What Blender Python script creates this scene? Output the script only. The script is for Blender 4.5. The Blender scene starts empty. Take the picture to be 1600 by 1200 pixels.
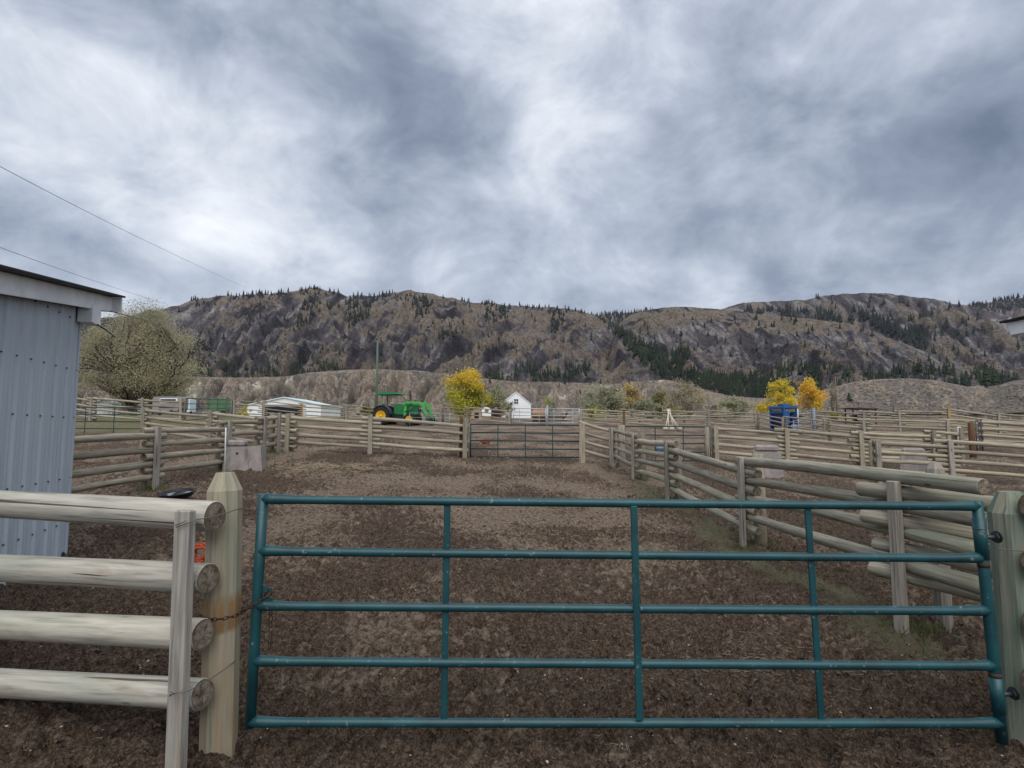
import bpy, math, random
import numpy as np
from mathutils import Vector, Matrix

# ------------------------------------------------------------------ camera
sc = bpy.context.scene
COL = sc.collection
F, PITCH, CH = 900.0, math.radians(4.764), 1.95
CP, SP = math.cos(PITCH), math.sin(PITCH)
cam_d = bpy.data.cameras.new('camera')
cam_d.sensor_width = 36.0
cam_d.lens = F / 1600.0 * 36.0
cam_d.clip_start, cam_d.clip_end = 0.05, 20000
cam = bpy.data.objects.new('camera', cam_d)
COL.objects.link(cam)
cam.location = (0, 0, CH)
cam.rotation_euler = (math.pi / 2 + PITCH, 0, 0)
sc.camera = cam


def AT(px, row, Y):
    """world point at distance Y (north) that the photograph shows at px,row"""
    u, v = (px - 800) / F, (600 - row) / F
    t = Y / (CP - v * SP)
    return Vector((u * t, Y, CH + t * (SP + v * CP)))


def DIRV(px, row):
    u, v = (px - 800) / F, (600 - row) / F
    return Vector((u, CP - v * SP, SP + v * CP)).normalized()


# ------------------------------------------------------------------ world
SUN_EL, SUN_AZ = math.radians(52), math.radians(172)      # azimuth clockwise from +Y
w = bpy.data.worlds.new('World')
sc.world = w
w.use_nodes = True
nt = w.node_tree
nt.nodes.clear()
N, L = nt.nodes.new, nt.links.new


def wmath(op, a, b=None, clamp=False):
    n = N('ShaderNodeMath'); n.operation = op; n.use_clamp = clamp
    for i, s in enumerate((a, b)):
        if s is None: continue
        if isinstance(s, (int, float)): n.inputs[i].default_value = s
        else: L(s, n.inputs[i])
    return n.outputs[0]


def wvec(op, a, b=None):
    n = N('ShaderNodeVectorMath'); n.operation = op
    for i, s in enumerate((a, b)):
        if s is None: continue
        if isinstance(s, (tuple, list, Vector)): n.inputs[i].default_value = tuple(s)
        else: L(s, n.inputs[i])
    return n


tc = N('ShaderNodeTexCoord')
dirn = wvec('NORMALIZE', tc.outputs['Generated']).outputs[0]
sep = N('ShaderNodeSeparateXYZ'); L(dirn, sep.inputs[0])
zz = wmath('ADD', wmath('MAXIMUM', sep.outputs['Z'], 0.0), 0.16)
cmb = N('ShaderNodeCombineXYZ')
L(wmath('DIVIDE', sep.outputs['X'], zz), cmb.inputs[0])
L(wmath('DIVIDE', sep.outputs['Y'], zz), cmb.inputs[1])
plane = cmb.outputs[0]


def wnoise(vec, scale, detail, rough, dist, off=(0, 0, 0)):
    m = N('ShaderNodeMapping'); m.inputs['Location'].default_value = off
    L(vec, m.inputs[0])
    n = N('ShaderNodeTexNoise')
    n.inputs['Scale'].default_value = scale; n.inputs['Detail'].default_value = detail
    n.inputs['Roughness'].default_value = rough; n.inputs['Distortion'].default_value = dist
    L(m.outputs[0], n.inputs['Vector'])
    return n


sq = wvec('MULTIPLY', dirn, (1.0, 1.0, 1.4)).outputs[0]
n1 = wnoise(sq, 2.1, 10, 0.54, 0.3, (3.1, 1.7, 0))
n2 = wnoise(sq, 5.4, 11, 0.60, 0.3, (7.3, 2.2, 4))
n4 = wnoise(plane, 1.3, 9, 0.56, 0.2, (2.3, 6.2, 1))
n3 = wnoise(dirn, 3.2, 4, 0.55, 0.0, (1, 4, 2))
# gentle large cloud masses, warped
warp = wvec('SCALE', wvec('SUBTRACT', n3.outputs['Color'], (0.5, 0.5, 0.5)).outputs[0])
warp.inputs['Scale'].default_value = 0.30
wd = wvec('NORMALIZE', wvec('ADD', dirn, warp.outputs[0]).outputs[0]).outputs[0]
CLOUDS = [(390, 255, .22, 150), (470, 330, .13, 130), (200, 430, .03, 110), (1180, 455, .16, 90), (1420, 440, .14, 100), (640, 430, .12, 110), (300, 300, .05, 120), (830, 135, .22, 150), (960, 150, .12, 110), (860, 245, .10, 100),
          (830, 310, .12, 80), (760, 390, .14, 100), (930, 440, .20, 130), (1090, 400, .12, 110), (640, 330, .08, 80), (240, 120, .10, 110),
          (690, 270, -.15, 110), (560, 85, -.14, 120), (660, 100, -.10, 110), (1150, 260, -.12, 150), (1560, 100, -.16, 140), (1430, 330, -.12, 150),
          (1000, 330, -.12, 110), (90, 350, -.10, 140), (1280, 390, -.16, 100), (1570, 350, -.14, 120), (1330, 180, -.06, 120)]
acc = None
for (cx, cy, wt, rad) in CLOUDS:
    d = DIRV(cx, cy)
    dp = wvec('DOT_PRODUCT', wd, d).outputs['Value']
    mr = N('ShaderNodeMapRange'); mr.interpolation_type = 'SMOOTHSTEP'
    mr.inputs['From Min'].default_value = math.cos(math.atan(rad * 1.45 / F)); mr.inputs['From Max'].default_value = 1.0
    mr.inputs['To Min'].default_value = 0; mr.inputs['To Max'].default_value = wt * .66
    L(dp, mr.inputs['Value'])
    acc = mr.outputs[0] if acc is None else wmath('ADD', acc, mr.outputs[0])
cl = wmath('ADD', wmath('MULTIPLY', wmath('SUBTRACT', n1.outputs['Fac'], 0.5), .95), wmath('MULTIPLY', wmath('SUBTRACT', n2.outputs['Fac'], 0.5), 1.15))
cl = wmath('ADD', cl, wmath('MULTIPLY', wmath('SUBTRACT', n4.outputs['Fac'], 0.5), .22))
cl = wmath('ADD', wmath('ADD', cl, acc), 0.545)
ramp = N('ShaderNodeValToRGB')
els = ramp.color_ramp.elements
els[0].position = 0.0; els[0].color = (.088, .112, .158, 1)
els[1].position = 1.0; els[1].color = (.585, .60, .62, 1)
for p_, c_ in ((.28, (.160, .190, .247, 1)), (.55, (.285, .318, .377, 1)), (.80, (.445, .472, .517, 1))):
    e = els.new(p_); e.color = c_
L(cl, ramp.inputs[0])
sky = N('ShaderNodeTexSky'); sky.sky_type = 'NISHITA'; sky.sun_disc = False
sky.sun_elevation = SUN_EL; sky.sun_rotation = SUN_AZ
scl = wvec('SCALE', ramp.outputs[0]); scl.inputs['Scale'].default_value = 10.0
mx = N('ShaderNodeMix'); mx.data_type = 'RGBA'; mx.inputs['Factor'].default_value = 0.96
L(sky.outputs[0], mx.inputs[6]); L(scl.outputs[0], mx.inputs[7])
bg = N('ShaderNodeBackground'); bg.inputs['Strength'].default_value = 0.1
L(mx.outputs[2], bg.inputs[0])
wo = N('ShaderNodeOutputWorld'); L(bg.outputs[0], wo.inputs[0])

# ------------------------------------------------------------------ sun, exposure
sd = bpy.data.lights.new('sun', 'SUN')
sd.energy = 1.5; sd.angle = math.radians(60); sd.color = (1.0, .97, .92)
so = bpy.data.objects.new('sun', sd); COL.objects.link(so)
sdir = Vector((math.sin(SUN_AZ) * math.cos(SUN_EL), math.cos(SUN_AZ) * math.cos(SUN_EL), math.sin(SUN_EL)))
so.rotation_euler = sdir.to_track_quat('Z', 'Y').to_euler()
so.location = (0, -20, 40)
sc.view_settings.view_transform = 'Standard'
sc.view_settings.look = 'None'
sc.view_settings.exposure = 0.85
sc.view_settings.gamma = 1.0
sc.render.engine = 'CYCLES'
sc.cycles.max_bounces = 5
sc.cycles.use_denoising = True

# ------------------------------------------------------------------ noise in numpy
_rng = np.random.RandomState(7)
_perm = _rng.permutation(512).astype(np.int64)
_perm = np.concatenate([_perm, _perm, _perm])
_ang = _rng.rand(512) * 2 * np.pi
_gx, _gy = np.cos(_ang), np.sin(_ang)


def perlin(x, y, seed=0):
    x = np.asarray(x, float) + seed * 17.13; y = np.asarray(y, float) + seed * 9.71
    xi, yi = np.floor(x).astype(np.int64), np.floor(y).astype(np.int64)
    xf, yf = x - xi, y - yi
    u, v = xf * xf * xf * (xf * (xf * 6 - 15) + 10), yf * yf * yf * (yf * (yf * 6 - 15) + 10)

    def g(ix, iy, fx, fy):
        h = _perm[(_perm[ix & 511] + iy) & 511]
        return _gx[h] * fx + _gy[h] * fy
    a = g(xi, yi, xf, yf); b = g(xi + 1, yi, xf - 1, yf)
    c = g(xi, yi + 1, xf, yf - 1); d = g(xi + 1, yi + 1, xf - 1, yf - 1)
    return 1.5 * ((a * (1 - u) + b * u) * (1 - v) + (c * (1 - u) + d * u) * v)


def fbm(x, y, octv=4, seed=0, gain=.5):
    s, a, f = 0, 1.0, 1.0
    for i in range(octv):
        s = s + a * perlin(x * f, y * f, seed + i * 3); a *= gain; f *= 2.03
    return s


def ridged(x, y, octv=4, seed=0, gain=.5):
    s, a, f = 0, 1.0, 1.0
    for i in range(octv):
        s = s + a * (1 - np.abs(perlin(x * f, y * f, seed + i * 5)) * 1.6); a *= gain; f *= 2.07
    return s


def sstep(a, b, x):
    t = np.clip((x - a) / (b - a), 0, 1)
    return t * t * (3 - 2 * t)


# ------------------------------------------------------------------ materials
MATS = {}


class NB:
    def __init__(s, name):
        s.m = bpy.data.materials.new(name); s.m.use_nodes = True
        s.t = s.m.node_tree; s.b = s.t.nodes['Principled BSDF']; MATS[name] = s.m
        s.tc = s.t.nodes.new('ShaderNodeTexCoord')

    def n(s, typ): return s.t.nodes.new(typ)

    def l(s, a, b): s.t.links.new(a, b)

    def noise(s, vec='Object', scale=1., detail=4, rough=.55, dist=0., map_=None):
        v = s.tc.outputs[vec] if isinstance(vec, str) else vec
        if map_:
            m = s.n('ShaderNodeMapping'); m.inputs['Scale'].default_value = map_; s.l(v, m.inputs[0]); v = m.outputs[0]
        n = s.n('ShaderNodeTexNoise')
        n.inputs['Scale'].default_value = scale; n.inputs['Detail'].default_value = detail
        n.inputs['Roughness'].default_value = rough; n.inputs['Distortion'].default_value = dist
        s.l(v, n.inputs['Vector']); return n.outputs['Fac']

    def voro(s, vec='Object', scale=1., feat='F1', map_=None, out='Distance'):
        v = s.tc.outputs[vec]
        if map_:
            m = s.n('ShaderNodeMapping'); m.inputs['Scale'].default_value = map_; s.l(v, m.inputs[0]); v = m.outputs[0]
        n = s.n('ShaderNodeTexVoronoi'); n.feature = feat; n.inputs['Scale'].default_value = scale
        s.l(v, n.inputs['Vector']); return n.outputs[out]

    def ramp(s, fac, stops):
        r = s.n('ShaderNodeValToRGB'); e = r.color_ramp.elements
        e[0].position = stops[0][0]; e[0].color = (*stops[0][1], 1) if len(stops[0][1]) == 3 else stops[0][1]
        e[1].position = stops[-1][0]; e[1].color = (*stops[-1][1], 1)
        for p, c in stops[1:-1]:
            k = e.new(p); k.color = (*c, 1)
        s.l(fac, r.inputs[0]); return r.outputs[0]

    def mask(s, fac, a, b):
        m = s.n('ShaderNodeMapRange'); m.inputs['From Min'].default_value = a; m.inputs['From Max'].default_value = b
        s.l(fac, m.inputs['Value']); return m.outputs[0]

    def mix(s, f, a, b, mode='MIX'):
        m = s.n('ShaderNodeMix'); m.data_type = 'RGBA'; m.blend_type = mode
        if isinstance(f, (int, float)): m.inputs['Factor'].default_value = f
        else: s.l(f, m.inputs['Factor'])
        for i, c in ((6, a), (7, b)):
            if isinstance(c, tuple): m.inputs[i].default_value = (*c, 1)
            else: s.l(c, m.inputs[i])
        return m.outputs[2]

    def math(s, op, a, b=0.):
        m = s.n('ShaderNodeMath'); m.operation = op
        for i, c in ((0, a), (1, b)):
            if isinstance(c, (int, float)): m.inputs[i].default_value = c
            else: s.l(c, m.inputs[i])
        return m.outputs[0]

    def attr(s, name, out='Color'):
        a = s.n('ShaderNodeAttribute'); a.attribute_name = name; return a.outputs[out]

    def rnd(s):
        return s.n('ShaderNodeObjectInfo').outputs['Random']

    def bump(s, h, strength=.5, dist=.02):
        b = s.n('ShaderNodeBump'); b.inputs['Strength'].default_value = strength; b.inputs['Distance'].default_value = dist
        s.l(h, b.inputs['Height']); s.l(b.outputs[0], s.b.inputs['Normal'])

    def col(s, c):
        if isinstance(c, tuple): s.b.inputs['Base Color'].default_value = (*c, 1)
        else: s.l(c, s.b.inputs['Base Color'])

    def rough(s, r, spec=.3, metal=0.):
        if isinstance(r, (int, float)): s.b.inputs['Roughness'].default_value = r
        else: s.l(r, s.b.inputs['Roughness'])
        s.b.inputs['Specular IOR Level'].default_value = spec; s.b.inputs['Metallic'].default_value = metal


def wood(name, ca, cb, cg, dark=(.045, .036, .028), green=.5, stain=None):
    k = NB(name)
    g = k.noise('UV', 1.0, 6, .6, .3, map_=(2.2, 42, 1))
    big = k.noise('UV', 1.0, 3, .6, .2, map_=(.9, 4, 1))
    c = k.ramp(g, [(.30, tuple(.55 * v for v in ca)), (.46, ca), (.66, cb)])
    c = k.mix(k.math('MULTIPLY', k.mask(big, .45, .70), green), c, cg)
    br = k.noise('UV', 1.0, 3, .6, .4, map_=(1.6, 7, 3))
    c = k.mix(k.math('MULTIPLY', k.mask(br, .57, .72), .42), c, (.25, .17, .10))
    if stain:
        sx_ = k.n('ShaderNodeSeparateXYZ'); k.l(k.tc.outputs['Object'], sx_.inputs[0])
        z_ = k.math('ADD', sx_.outputs[2], k.math('MULTIPLY', k.math('SUBTRACT', k.noise('Object', 7, 3), .5), .16))
        sm_ = k.math('MULTIPLY', k.mask(z_, stain[0], stain[0] + .03), k.mask(z_, stain[1] + .06, stain[1]))
        c = k.mix(k.math('MULTIPLY', k.math('MULTIPLY', sm_, k.mask(g, .30, .55)), .8), c, (.26, .125, .035))
        c = k.mix(k.math('MULTIPLY', k.math('MULTIPLY', k.mask(z_, stain[0], stain[0] - .25), k.mask(g, .45, .62)), .55), c, (.28, .17, .075))
    ck = k.noise('UV', 1.0, 3, .5, .5, map_=(.5, 34, 1))
    crack = k.mask(ck, .655, .68)
    kn = k.voro('UV', 1.0, map_=(1.9, 5.5, 1))
    knot = k.mask(kn, .11, .06)
    d = k.math('MAXIMUM', crack, k.math('MULTIPLY', knot, .75))
    c = k.mix(k.math('MULTIPLY', d, .85), c, dark)
    r = k.rnd()
    tint = k.ramp(r, [(0, (.74, .72, .70)), (.5, (.95, .95, .93)), (1, (1.12, 1.08, 1.0))])
    c = k.mix(1.0, c, tint, 'MULTIPLY')
    k.col(c); k.rough(.85, .2)
    k.bump(k.math('SUBTRACT', k.math('MULTIPLY', g, .35), d), .7, .006)


wood('rail_wood', (.315, .275, .215), (.45, .405, .33), (.25, .262, .20), green=.4)
wood('green_rail_wood', (.31, .288, .232), (.45, .42, .35), (.225, .258, .19), green=.7)
wood('near_rail_wood', (.42, .395, .345), (.56, .53, .475), (.315, .350, .30), green=.65)
wood('post_wood', (.27, .235, .185), (.38, .34, .275), (.25, .265, .215), green=.45)
wood('near_post_wood', (.37, .325, .24), (.48, .425, .325), (.28, .32, .25), green=.65, stain=(.60, .78))
wood('green_post_wood', (.185, .215, .175), (.27, .27, .23), (.115, .185, .145), green=.9)
wood('plank_wood', (.28, .26, .235), (.40, .375, .34), (.31, .28, .24), green=.3)
wood('brown_post_wood', (.125, .062, .032), (.20, .11, .06), (.12, .08, .05), green=.3)
wood('tan_post_wood', (.36, .235, .10), (.46, .33, .17), (.30, .22, .12), green=.3)
wood('pale_pole_wood', (.55, .50, .42), (.68, .64, .56), (.45, .38, .30), green=.3)

k = NB('log_end')
ring = k.n('ShaderNodeTexWave'); ring.wave_type = 'RINGS'; ring.rings_direction = 'X'
ring.inputs['Scale'].default_value = 22; ring.inputs['Distortion'].default_value = 3
g = k.noise('Object', 24, 4, .6)
su = k.n('ShaderNodeSeparateXYZ'); k.l(k.tc.outputs['UV'], su.inputs[0])
ang_ = k.math('ARCTAN2', su.outputs[0], su.outputs[1])
rad_ = k.math('SQRT', k.math('ADD', k.math('MULTIPLY', su.outputs[0], su.outputs[0]), k.math('MULTIPLY', su.outputs[1], su.outputs[1])))
def _n1(v_, off):
    q_ = k.n('ShaderNodeTexNoise'); q_.noise_dimensions = '1D'; q_.inputs['Scale'].default_value = 2.3; q_.inputs['Detail'].default_value = 2
    k.l(k.math('ADD', v_, k.math('MULTIPLY', k.rnd(), 40.)), q_.inputs['W']); return q_.outputs['Fac']
ce = k.mix(k.mask(k.noise('Object', 20, 5, .7), .36, .62), (.085, .064, .048), (.30, .25, .19))
rings = k.math('SINE', k.math('MULTIPLY', k.math('ADD', rad_, k.math('MULTIPLY', k.noise('Object', 12, 2), .12)), 46.))
ce = k.mix(k.math('MULTIPLY', k.mask(rings, .2, 1.), .35), ce, (.09, .066, .048))
ce = k.mix(k.math('MULTIPLY', k.math('MULTIPLY', k.mask(_n1(ang_, 0), .63, .68), .75), k.mask(rad_, .95, .5)), ce, (.022, .016, .012))
ce = k.mix(k.mask(rad_, .80, 1.0), ce, (.10, .078, .058))
k.col(ce); k.rough(.9, .1); k.bump(g, .6, .01)


def paint(name, c, r=.45, spec=.4, wear=None, var=.18, metal=0., scale=6., bump=.05):
    k = NB(name)
    n_ = k.noise('Object', scale, 5, .6)
    cc = k.mix(k.mask(n_, .3, .7), tuple(max(0, v * (1 - var)) for v in c), tuple(min(1, v * (1 + var)) for v in c))
    if wear:
        sp = k.noise('Object', scale * 7, 4, .65)
        cc = k.mix(k.mask(sp, wear[0], wear[0] + .05), cc, wear[1])
    k.col(cc); k.rough(k.mask(n_, .0, 1.0) if False else r, spec, metal)
    k.bump(k.noise('Object', scale * 9, 3), bump, .004)
    return k


paint('teal_paint', (.0075, .054, .064), .42, .45, wear=(.64, (.13, .17, .175)), var=.35, scale=4, bump=.15)
paint('teal_far', (.010, .045, .050), .5, .3)
paint('dark_steel', (.025, .03, .035), .45, .5)
paint('rust', (.055, .032, .022), .8, .3, var=.4, scale=40, bump=.4)
paint('wire_metal', (.13, .125, .13), .5, .5, metal=.5)
paint('black_rubber', (.012, .013, .018), .45, .4)
k = NB('tub_water'); k.col((.03, .035, .045)); k.rough(.06, .9)
paint('tyre', (.022, .021, .021), .85, .2)
paint('tractor_green', (.016, .155, .042), .35, .5)
paint('loader_green', (.06, .36, .075), .4, .45)
paint('rim_yellow', (.75, .42, .02), .4, .4)
paint('canopy_green', (.02, .20, .085), .5, .3)
paint('blue_paint', (.012, .075, .23), .4, .5, wear=(.70, (.25, .3, .4)))
paint('blue_dark', (.006, .018, .085), .5, .4)
paint('blue_plastic', (.16, .26, .42), .5, .3)
paint('white_paint', (.74, .76, .78), .6, .2, var=.06, scale=1.2)
paint('barn_white', (.80, .81, .83), .6, .2, var=.04, scale=.6)
paint('fascia_white', (.80, .82, .83), .6, .2, wear=(.72, (.35, .33, .31)), var=.14, scale=2.5)
paint('roof_dark', (.012, .013, .017), .6, .3)
paint('barn_pale_blue', (.62, .74, .78), .5, .3, var=.05, scale=.5)
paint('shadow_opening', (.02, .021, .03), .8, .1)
paint('galvanised', (.42, .46, .50), .45, .5, metal=.35)
paint('grey_metal', (.24, .27, .30), .5, .4)
paint('pole_green', (.10, .15, .115), .8, .2)
paint('pole_wood', (.15, .125, .105), .9, .1)
paint('cow_orange', (.34, .18, .085), .8, .2, wear=(.62, (.2, .09, .03)), scale=1.2)
paint('tan_paint', (.36, .25, .17), .7, .2, var=.3, scale=3)
paint('dark_red', (.055, .028, .024), .7, .2)
paint('orange_plastic', (.36, .05, .016), .5, .3, var=.35, scale=30)
paint('red_plastic', (.42, .075, .045), .6, .2)
paint('green_trailer', (.09, .17, .095), .6, .2)
paint('camper_grey', (.25, .235, .225), .6, .2)
paint('stake_white', (.82, .82, .79), .5, .3, var=.05)
k = NB('glass_dark'); k.col((.015, .017, .02)); k.rough(.12, .6)

k = NB('shed_steel')
n_ = k.noise('Object', 1.3, 4, .6, map_=(1, 1, .35))
st = k.noise('Object', 1.0, 4, .6, map_=(9, 9, .5))
c = k.mix(k.mask(n_, .3, .7), (.41, .465, .515), (.46, .52, .57))
c = k.mix(k.math('MULTIPLY', k.mask(st, .55, .75), .35), c, (.17, .20, .235))
k.col(c); k.rough(.42, .4); k.bump(k.noise('Object', 3, 3), .08, .01)

k = NB('concrete')
n_ = k.noise('Object', 5, 6, .65); n2_ = k.noise('Object', 1, 4, .6, map_=(8, 8, 1.2))
c = k.mix(k.mask(n_, .3, .7), (.22, .195, .185), (.34, .305, .29))
c = k.mix(k.math('MULTIPLY', k.mask(n2_, .55, .7), .6), c, (.14, .12, .11))
k.col(c); k.rough(.9, .15); k.bump(k.noise('Object', 30, 4), .35, .01)

# ground
k = NB('ground_mud')
a = k.n('ShaderNodeAttribute'); a.attribute_name = 'cov'
sp = k.n('ShaderNodeSeparateColor'); k.l(a.outputs['Color'], sp.inputs[0])
dry, weed, yard = sp.outputs[0], sp.outputs[1], sp.outputs[2]
f1 = k.noise('Object', 58, 5, .70); f2 = k.noise('Object', 9, 5, .65, .4); f3 = k.noise('Object', 95, 3, .6)
f0 = k.noise('Object', 21, 7, .74, .15)
c_d = k.ramp(k.math('ADD', k.math('MULTIPLY', f1, .5), k.math('MULTIPLY', f0, .5)), [(.37, (.018, .0108, .0068)), (.45, (.060, .0385, .0255)), (.52, (.128, .086, .059)), (.60, (.26, .19, .134))])
c_t = k.ramp(f0, [(.37, (.075, .050, .034)), (.45, (.22, .162, .117)), (.60, (.39, .302, .224))])
m_ = k.mask(k.math('ADD', dry, k.math('MULTIPLY', k.math('SUBTRACT', f2, .5), 1.9)), .42, .60)
c = k.mix(k.math('MULTIPLY', m_, .92), c_d, c_t)
fl = k.mask(k.noise('Object', 120, 2, .5, map_=(1, .6, 1)), .635, .67)
c = k.mix(k.math('MULTIPLY', fl, .75), c, (.30, .235, .165))
c_w = k.ramp(f1, [(.3, (.12, .098, .066)), (.48, (.23, .195, .130)), (.64, (.165, .168, .082))])
c = k.mix(k.mask(k.math('ADD', weed, k.math('MULTIPLY', k.math('SUBTRACT', f1, .5), .9)), .22, .60), c, c_w)
f4 = k.noise('Object', .22, 6, .65, .5); f5 = k.noise('Object', 2.6, 5, .7)
c_y = k.ramp(f4, [(.33, (.22, .165, .085)), (.48, (.175, .155, .075)), (.56, (.125, .145, .055)), (.68, (.23, .19, .12))])
c_y = k.mix(k.mask(f5, .45, .75), c_y, (.27, .215, .15))
c = k.mix(yard, c, c_y)
k.col(c)
rr_ = k.math('ADD', k.math('MULTIPLY', m_, .2), .72)
k.rough(rr_, .22)
k.bump(k.math('ADD', k.math('ADD', f1, k.math('MULTIPLY', f0, 1.2)), k.math('MULTIPLY', f3, .5)), 1.0, .05)

# mountains
k = NB('mountain')
v = k.attr('cov'); sp = k.n('ShaderNodeSeparateColor'); k.l(v, sp.inputs[0])
rdg, hgt, stk = sp.outputs[0], sp.outputs[1], sp.outputs[2]
a1 = k.noise('Object', .010, 8, .68, .6); a2 = k.noise('Object', .045, 7, .7, .4); a3 = k.noise('Object', .004, 5, .6, .8); a4 = k.noise('Object', .16, 5, .7)
rock = k.ramp(k.math('ADD', k.math('MULTIPLY', a2, .55), k.math('MULTIPLY', stk, .45)), [(.30, (.046, .042, .050)), (.44, (.104, .095, .107)), (.55, (.160, .147, .158)), (.66, (.36, .34, .33))])
gras = k.ramp(a4, [(.32, (.145, .116, .095)), (.5, (.230, .187, .148)), (.68, (.33, .277, .215))])
shr = k.ramp(a4, [(.35, (.060, .052, .060)), (.65, (.140, .118, .122))])
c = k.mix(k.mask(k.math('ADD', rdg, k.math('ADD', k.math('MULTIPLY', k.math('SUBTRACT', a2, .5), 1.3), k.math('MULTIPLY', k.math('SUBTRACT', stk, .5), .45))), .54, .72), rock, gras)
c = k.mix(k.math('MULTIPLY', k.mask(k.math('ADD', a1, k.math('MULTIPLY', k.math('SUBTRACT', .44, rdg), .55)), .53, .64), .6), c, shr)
sh2 = k.voro('Object', .11)
c = k.mix(k.math('MULTIPLY', k.mask(sh2, .26, .14), .6), c, (.040, .040, .040))
c = k.mix(k.math('MULTIPLY', k.mask(a3, .58, .70), .35), c, (.14, .092, .080))
k.col(c); k.rough(.95, .1)
k.bump(k.math('ADD', k.math('MULTIPLY', a2, 1.6), k.math('ADD', k.math('MULTIPLY', a1, 2.0), k.math('MULTIPLY', a4, .35))), 1.0, 14)

k = NB('bench_silt')
v = k.attr('cov'); sp = k.n('ShaderNodeSeparateColor'); k.l(v, sp.inputs[0])
rdg, bare, stk = sp.outputs[0], sp.outputs[1], sp.outputs[2]
a1 = k.noise('Object', .06, 7, .68, .5); a2 = k.noise('Object', .5, 6, .72, .3); a3 = k.noise('Object', .02, 4, .6, .5)
sage = k.ramp(a2, [(.32, (.080, .069, .064)), (.5, (.155, .134, .120)), (.70, (.27, .232, .192))])
tan = k.ramp(a2, [(.3, (.14, .108, .083)), (.5, (.235, .188, .145)), (.7, (.33, .277, .215))])
c = k.mix(k.mask(k.math('ADD', rdg, k.math('ADD', k.math('MULTIPLY', k.math('SUBTRACT', a1, .5), 1.1), k.math('MULTIPLY', k.math('SUBTRACT', stk, .5), 1.0))), .40, .66), sage, tan)
c = k.mix(k.math('MULTIPLY', k.mask(k.math('ADD', bare, k.math('MULTIPLY', k.math('SUBTRACT', a1, .5), 1.0)), .62, .78), .9), c, (.44, .39, .315))
k.col(c); k.rough(.95, .1)
k.bump(k.math('ADD', a2, k.math('MULTIPLY', a1, 2.0)), .8, .9)


def leaf(name, c, c2, trans=.35, scale=.6):
    k = NB(name)
    n_ = k.noise('Object', scale, 3, .6)
    cc = k.mix(k.mask(n_, .35, .65), c, c2)
    k.col(cc); k.rough(.7, .2)
    tr = k.n('ShaderNodeBsdfTranslucent'); k.l(cc, tr.inputs[0])
    ms = k.n('ShaderNodeMixShader'); ms.inputs[0].default_value = trans
    k.l(k.b.outputs[0], ms.inputs[1]); k.l(tr.outputs[0], ms.inputs[2])
    out = [n for n in k.t.nodes if n.type == 'OUTPUT_MATERIAL'][0]
    k.l(ms.outputs[0], out.inputs[0])


leaf('olive_a', (.42, .40, .255), (.52, .48, .315), .5); leaf('olive_b', (.26, .26, .175), (.35, .34, .23), .5); leaf('olive_c', (.46, .41, .30), (.52, .465, .345), .5)
leaf('yellow_a', (.66, .50, .06), (.74, .58, .09)); leaf('yellow_b', (.54, .46, .06), (.64, .55, .09)); leaf('yellow_c', (.70, .40, .055), (.78, .48, .09))
leaf('lime_a', (.40, .40, .04), (.52, .47, .06)); leaf('lime_b', (.25, .30, .045), (.34, .36, .06))
leaf('sage_a', (.34, .35, .24), (.43, .42, .30)); leaf('sage_b', (.24, .25, .17), (.32, .32, .22))
leaf('twig_a', (.29, .245, .195), (.38, .32, .25), .1); leaf('amber_a', (.52, .38, .15), (.60, .46, .21)); leaf('moss_a', (.26, .235, .075), (.34, .30, .11))
leaf('conifer', (.016, .024, .017), (.036, .050, .028), .1, .03); leaf('conifer_blue', (.018, .025, .024), (.034, .043, .036), .1, .03)
leaf('grass_blade', (.085, .125, .040), (.17, .175, .075), .3, 4); leaf('straw', (.22, .175, .115), (.34, .27, .18), .2, 3)
leaf('sagebrush', (.105, .096, .083), (.20, .182, .150), .1, .2)
k = NB('bark'); n_ = k.noise('Object', 3, 5, .65, map_=(4, 4, 1)); k.col(k.mix(n_, (.03, .024, .02), (.10, .085, .07))); k.rough(.95, .1)
k = NB('pale_bark'); n_ = k.noise('Object', 3, 5, .65); k.col(k.mix(n_, (.22, .19, .16), (.36, .32, .27))); k.rough(.95, .1)
k = NB('stone'); n_ = k.noise('Object', 2, 2, .5); k.col(k.mix(k.mask(n_, .4, .6), (.20, .17, .145), (.42, .38, .34))); k.rough(.9, .1)
k = NB('clod'); n_ = k.noise('Object', 30, 4, .6); k.col(k.mix(k.mask(n_, .3, .7), (.022, .015, .011), (.125, .090, .068))); k.rough(.9, .15); k.bump(n_, .6, .01)
k = NB('gravel_road'); n_ = k.noise('Object', 3, 5, .65); k.col(k.mix(n_, (.22, .20, .19), (.34, .31, .29))); k.rough(.95, .1)


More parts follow.
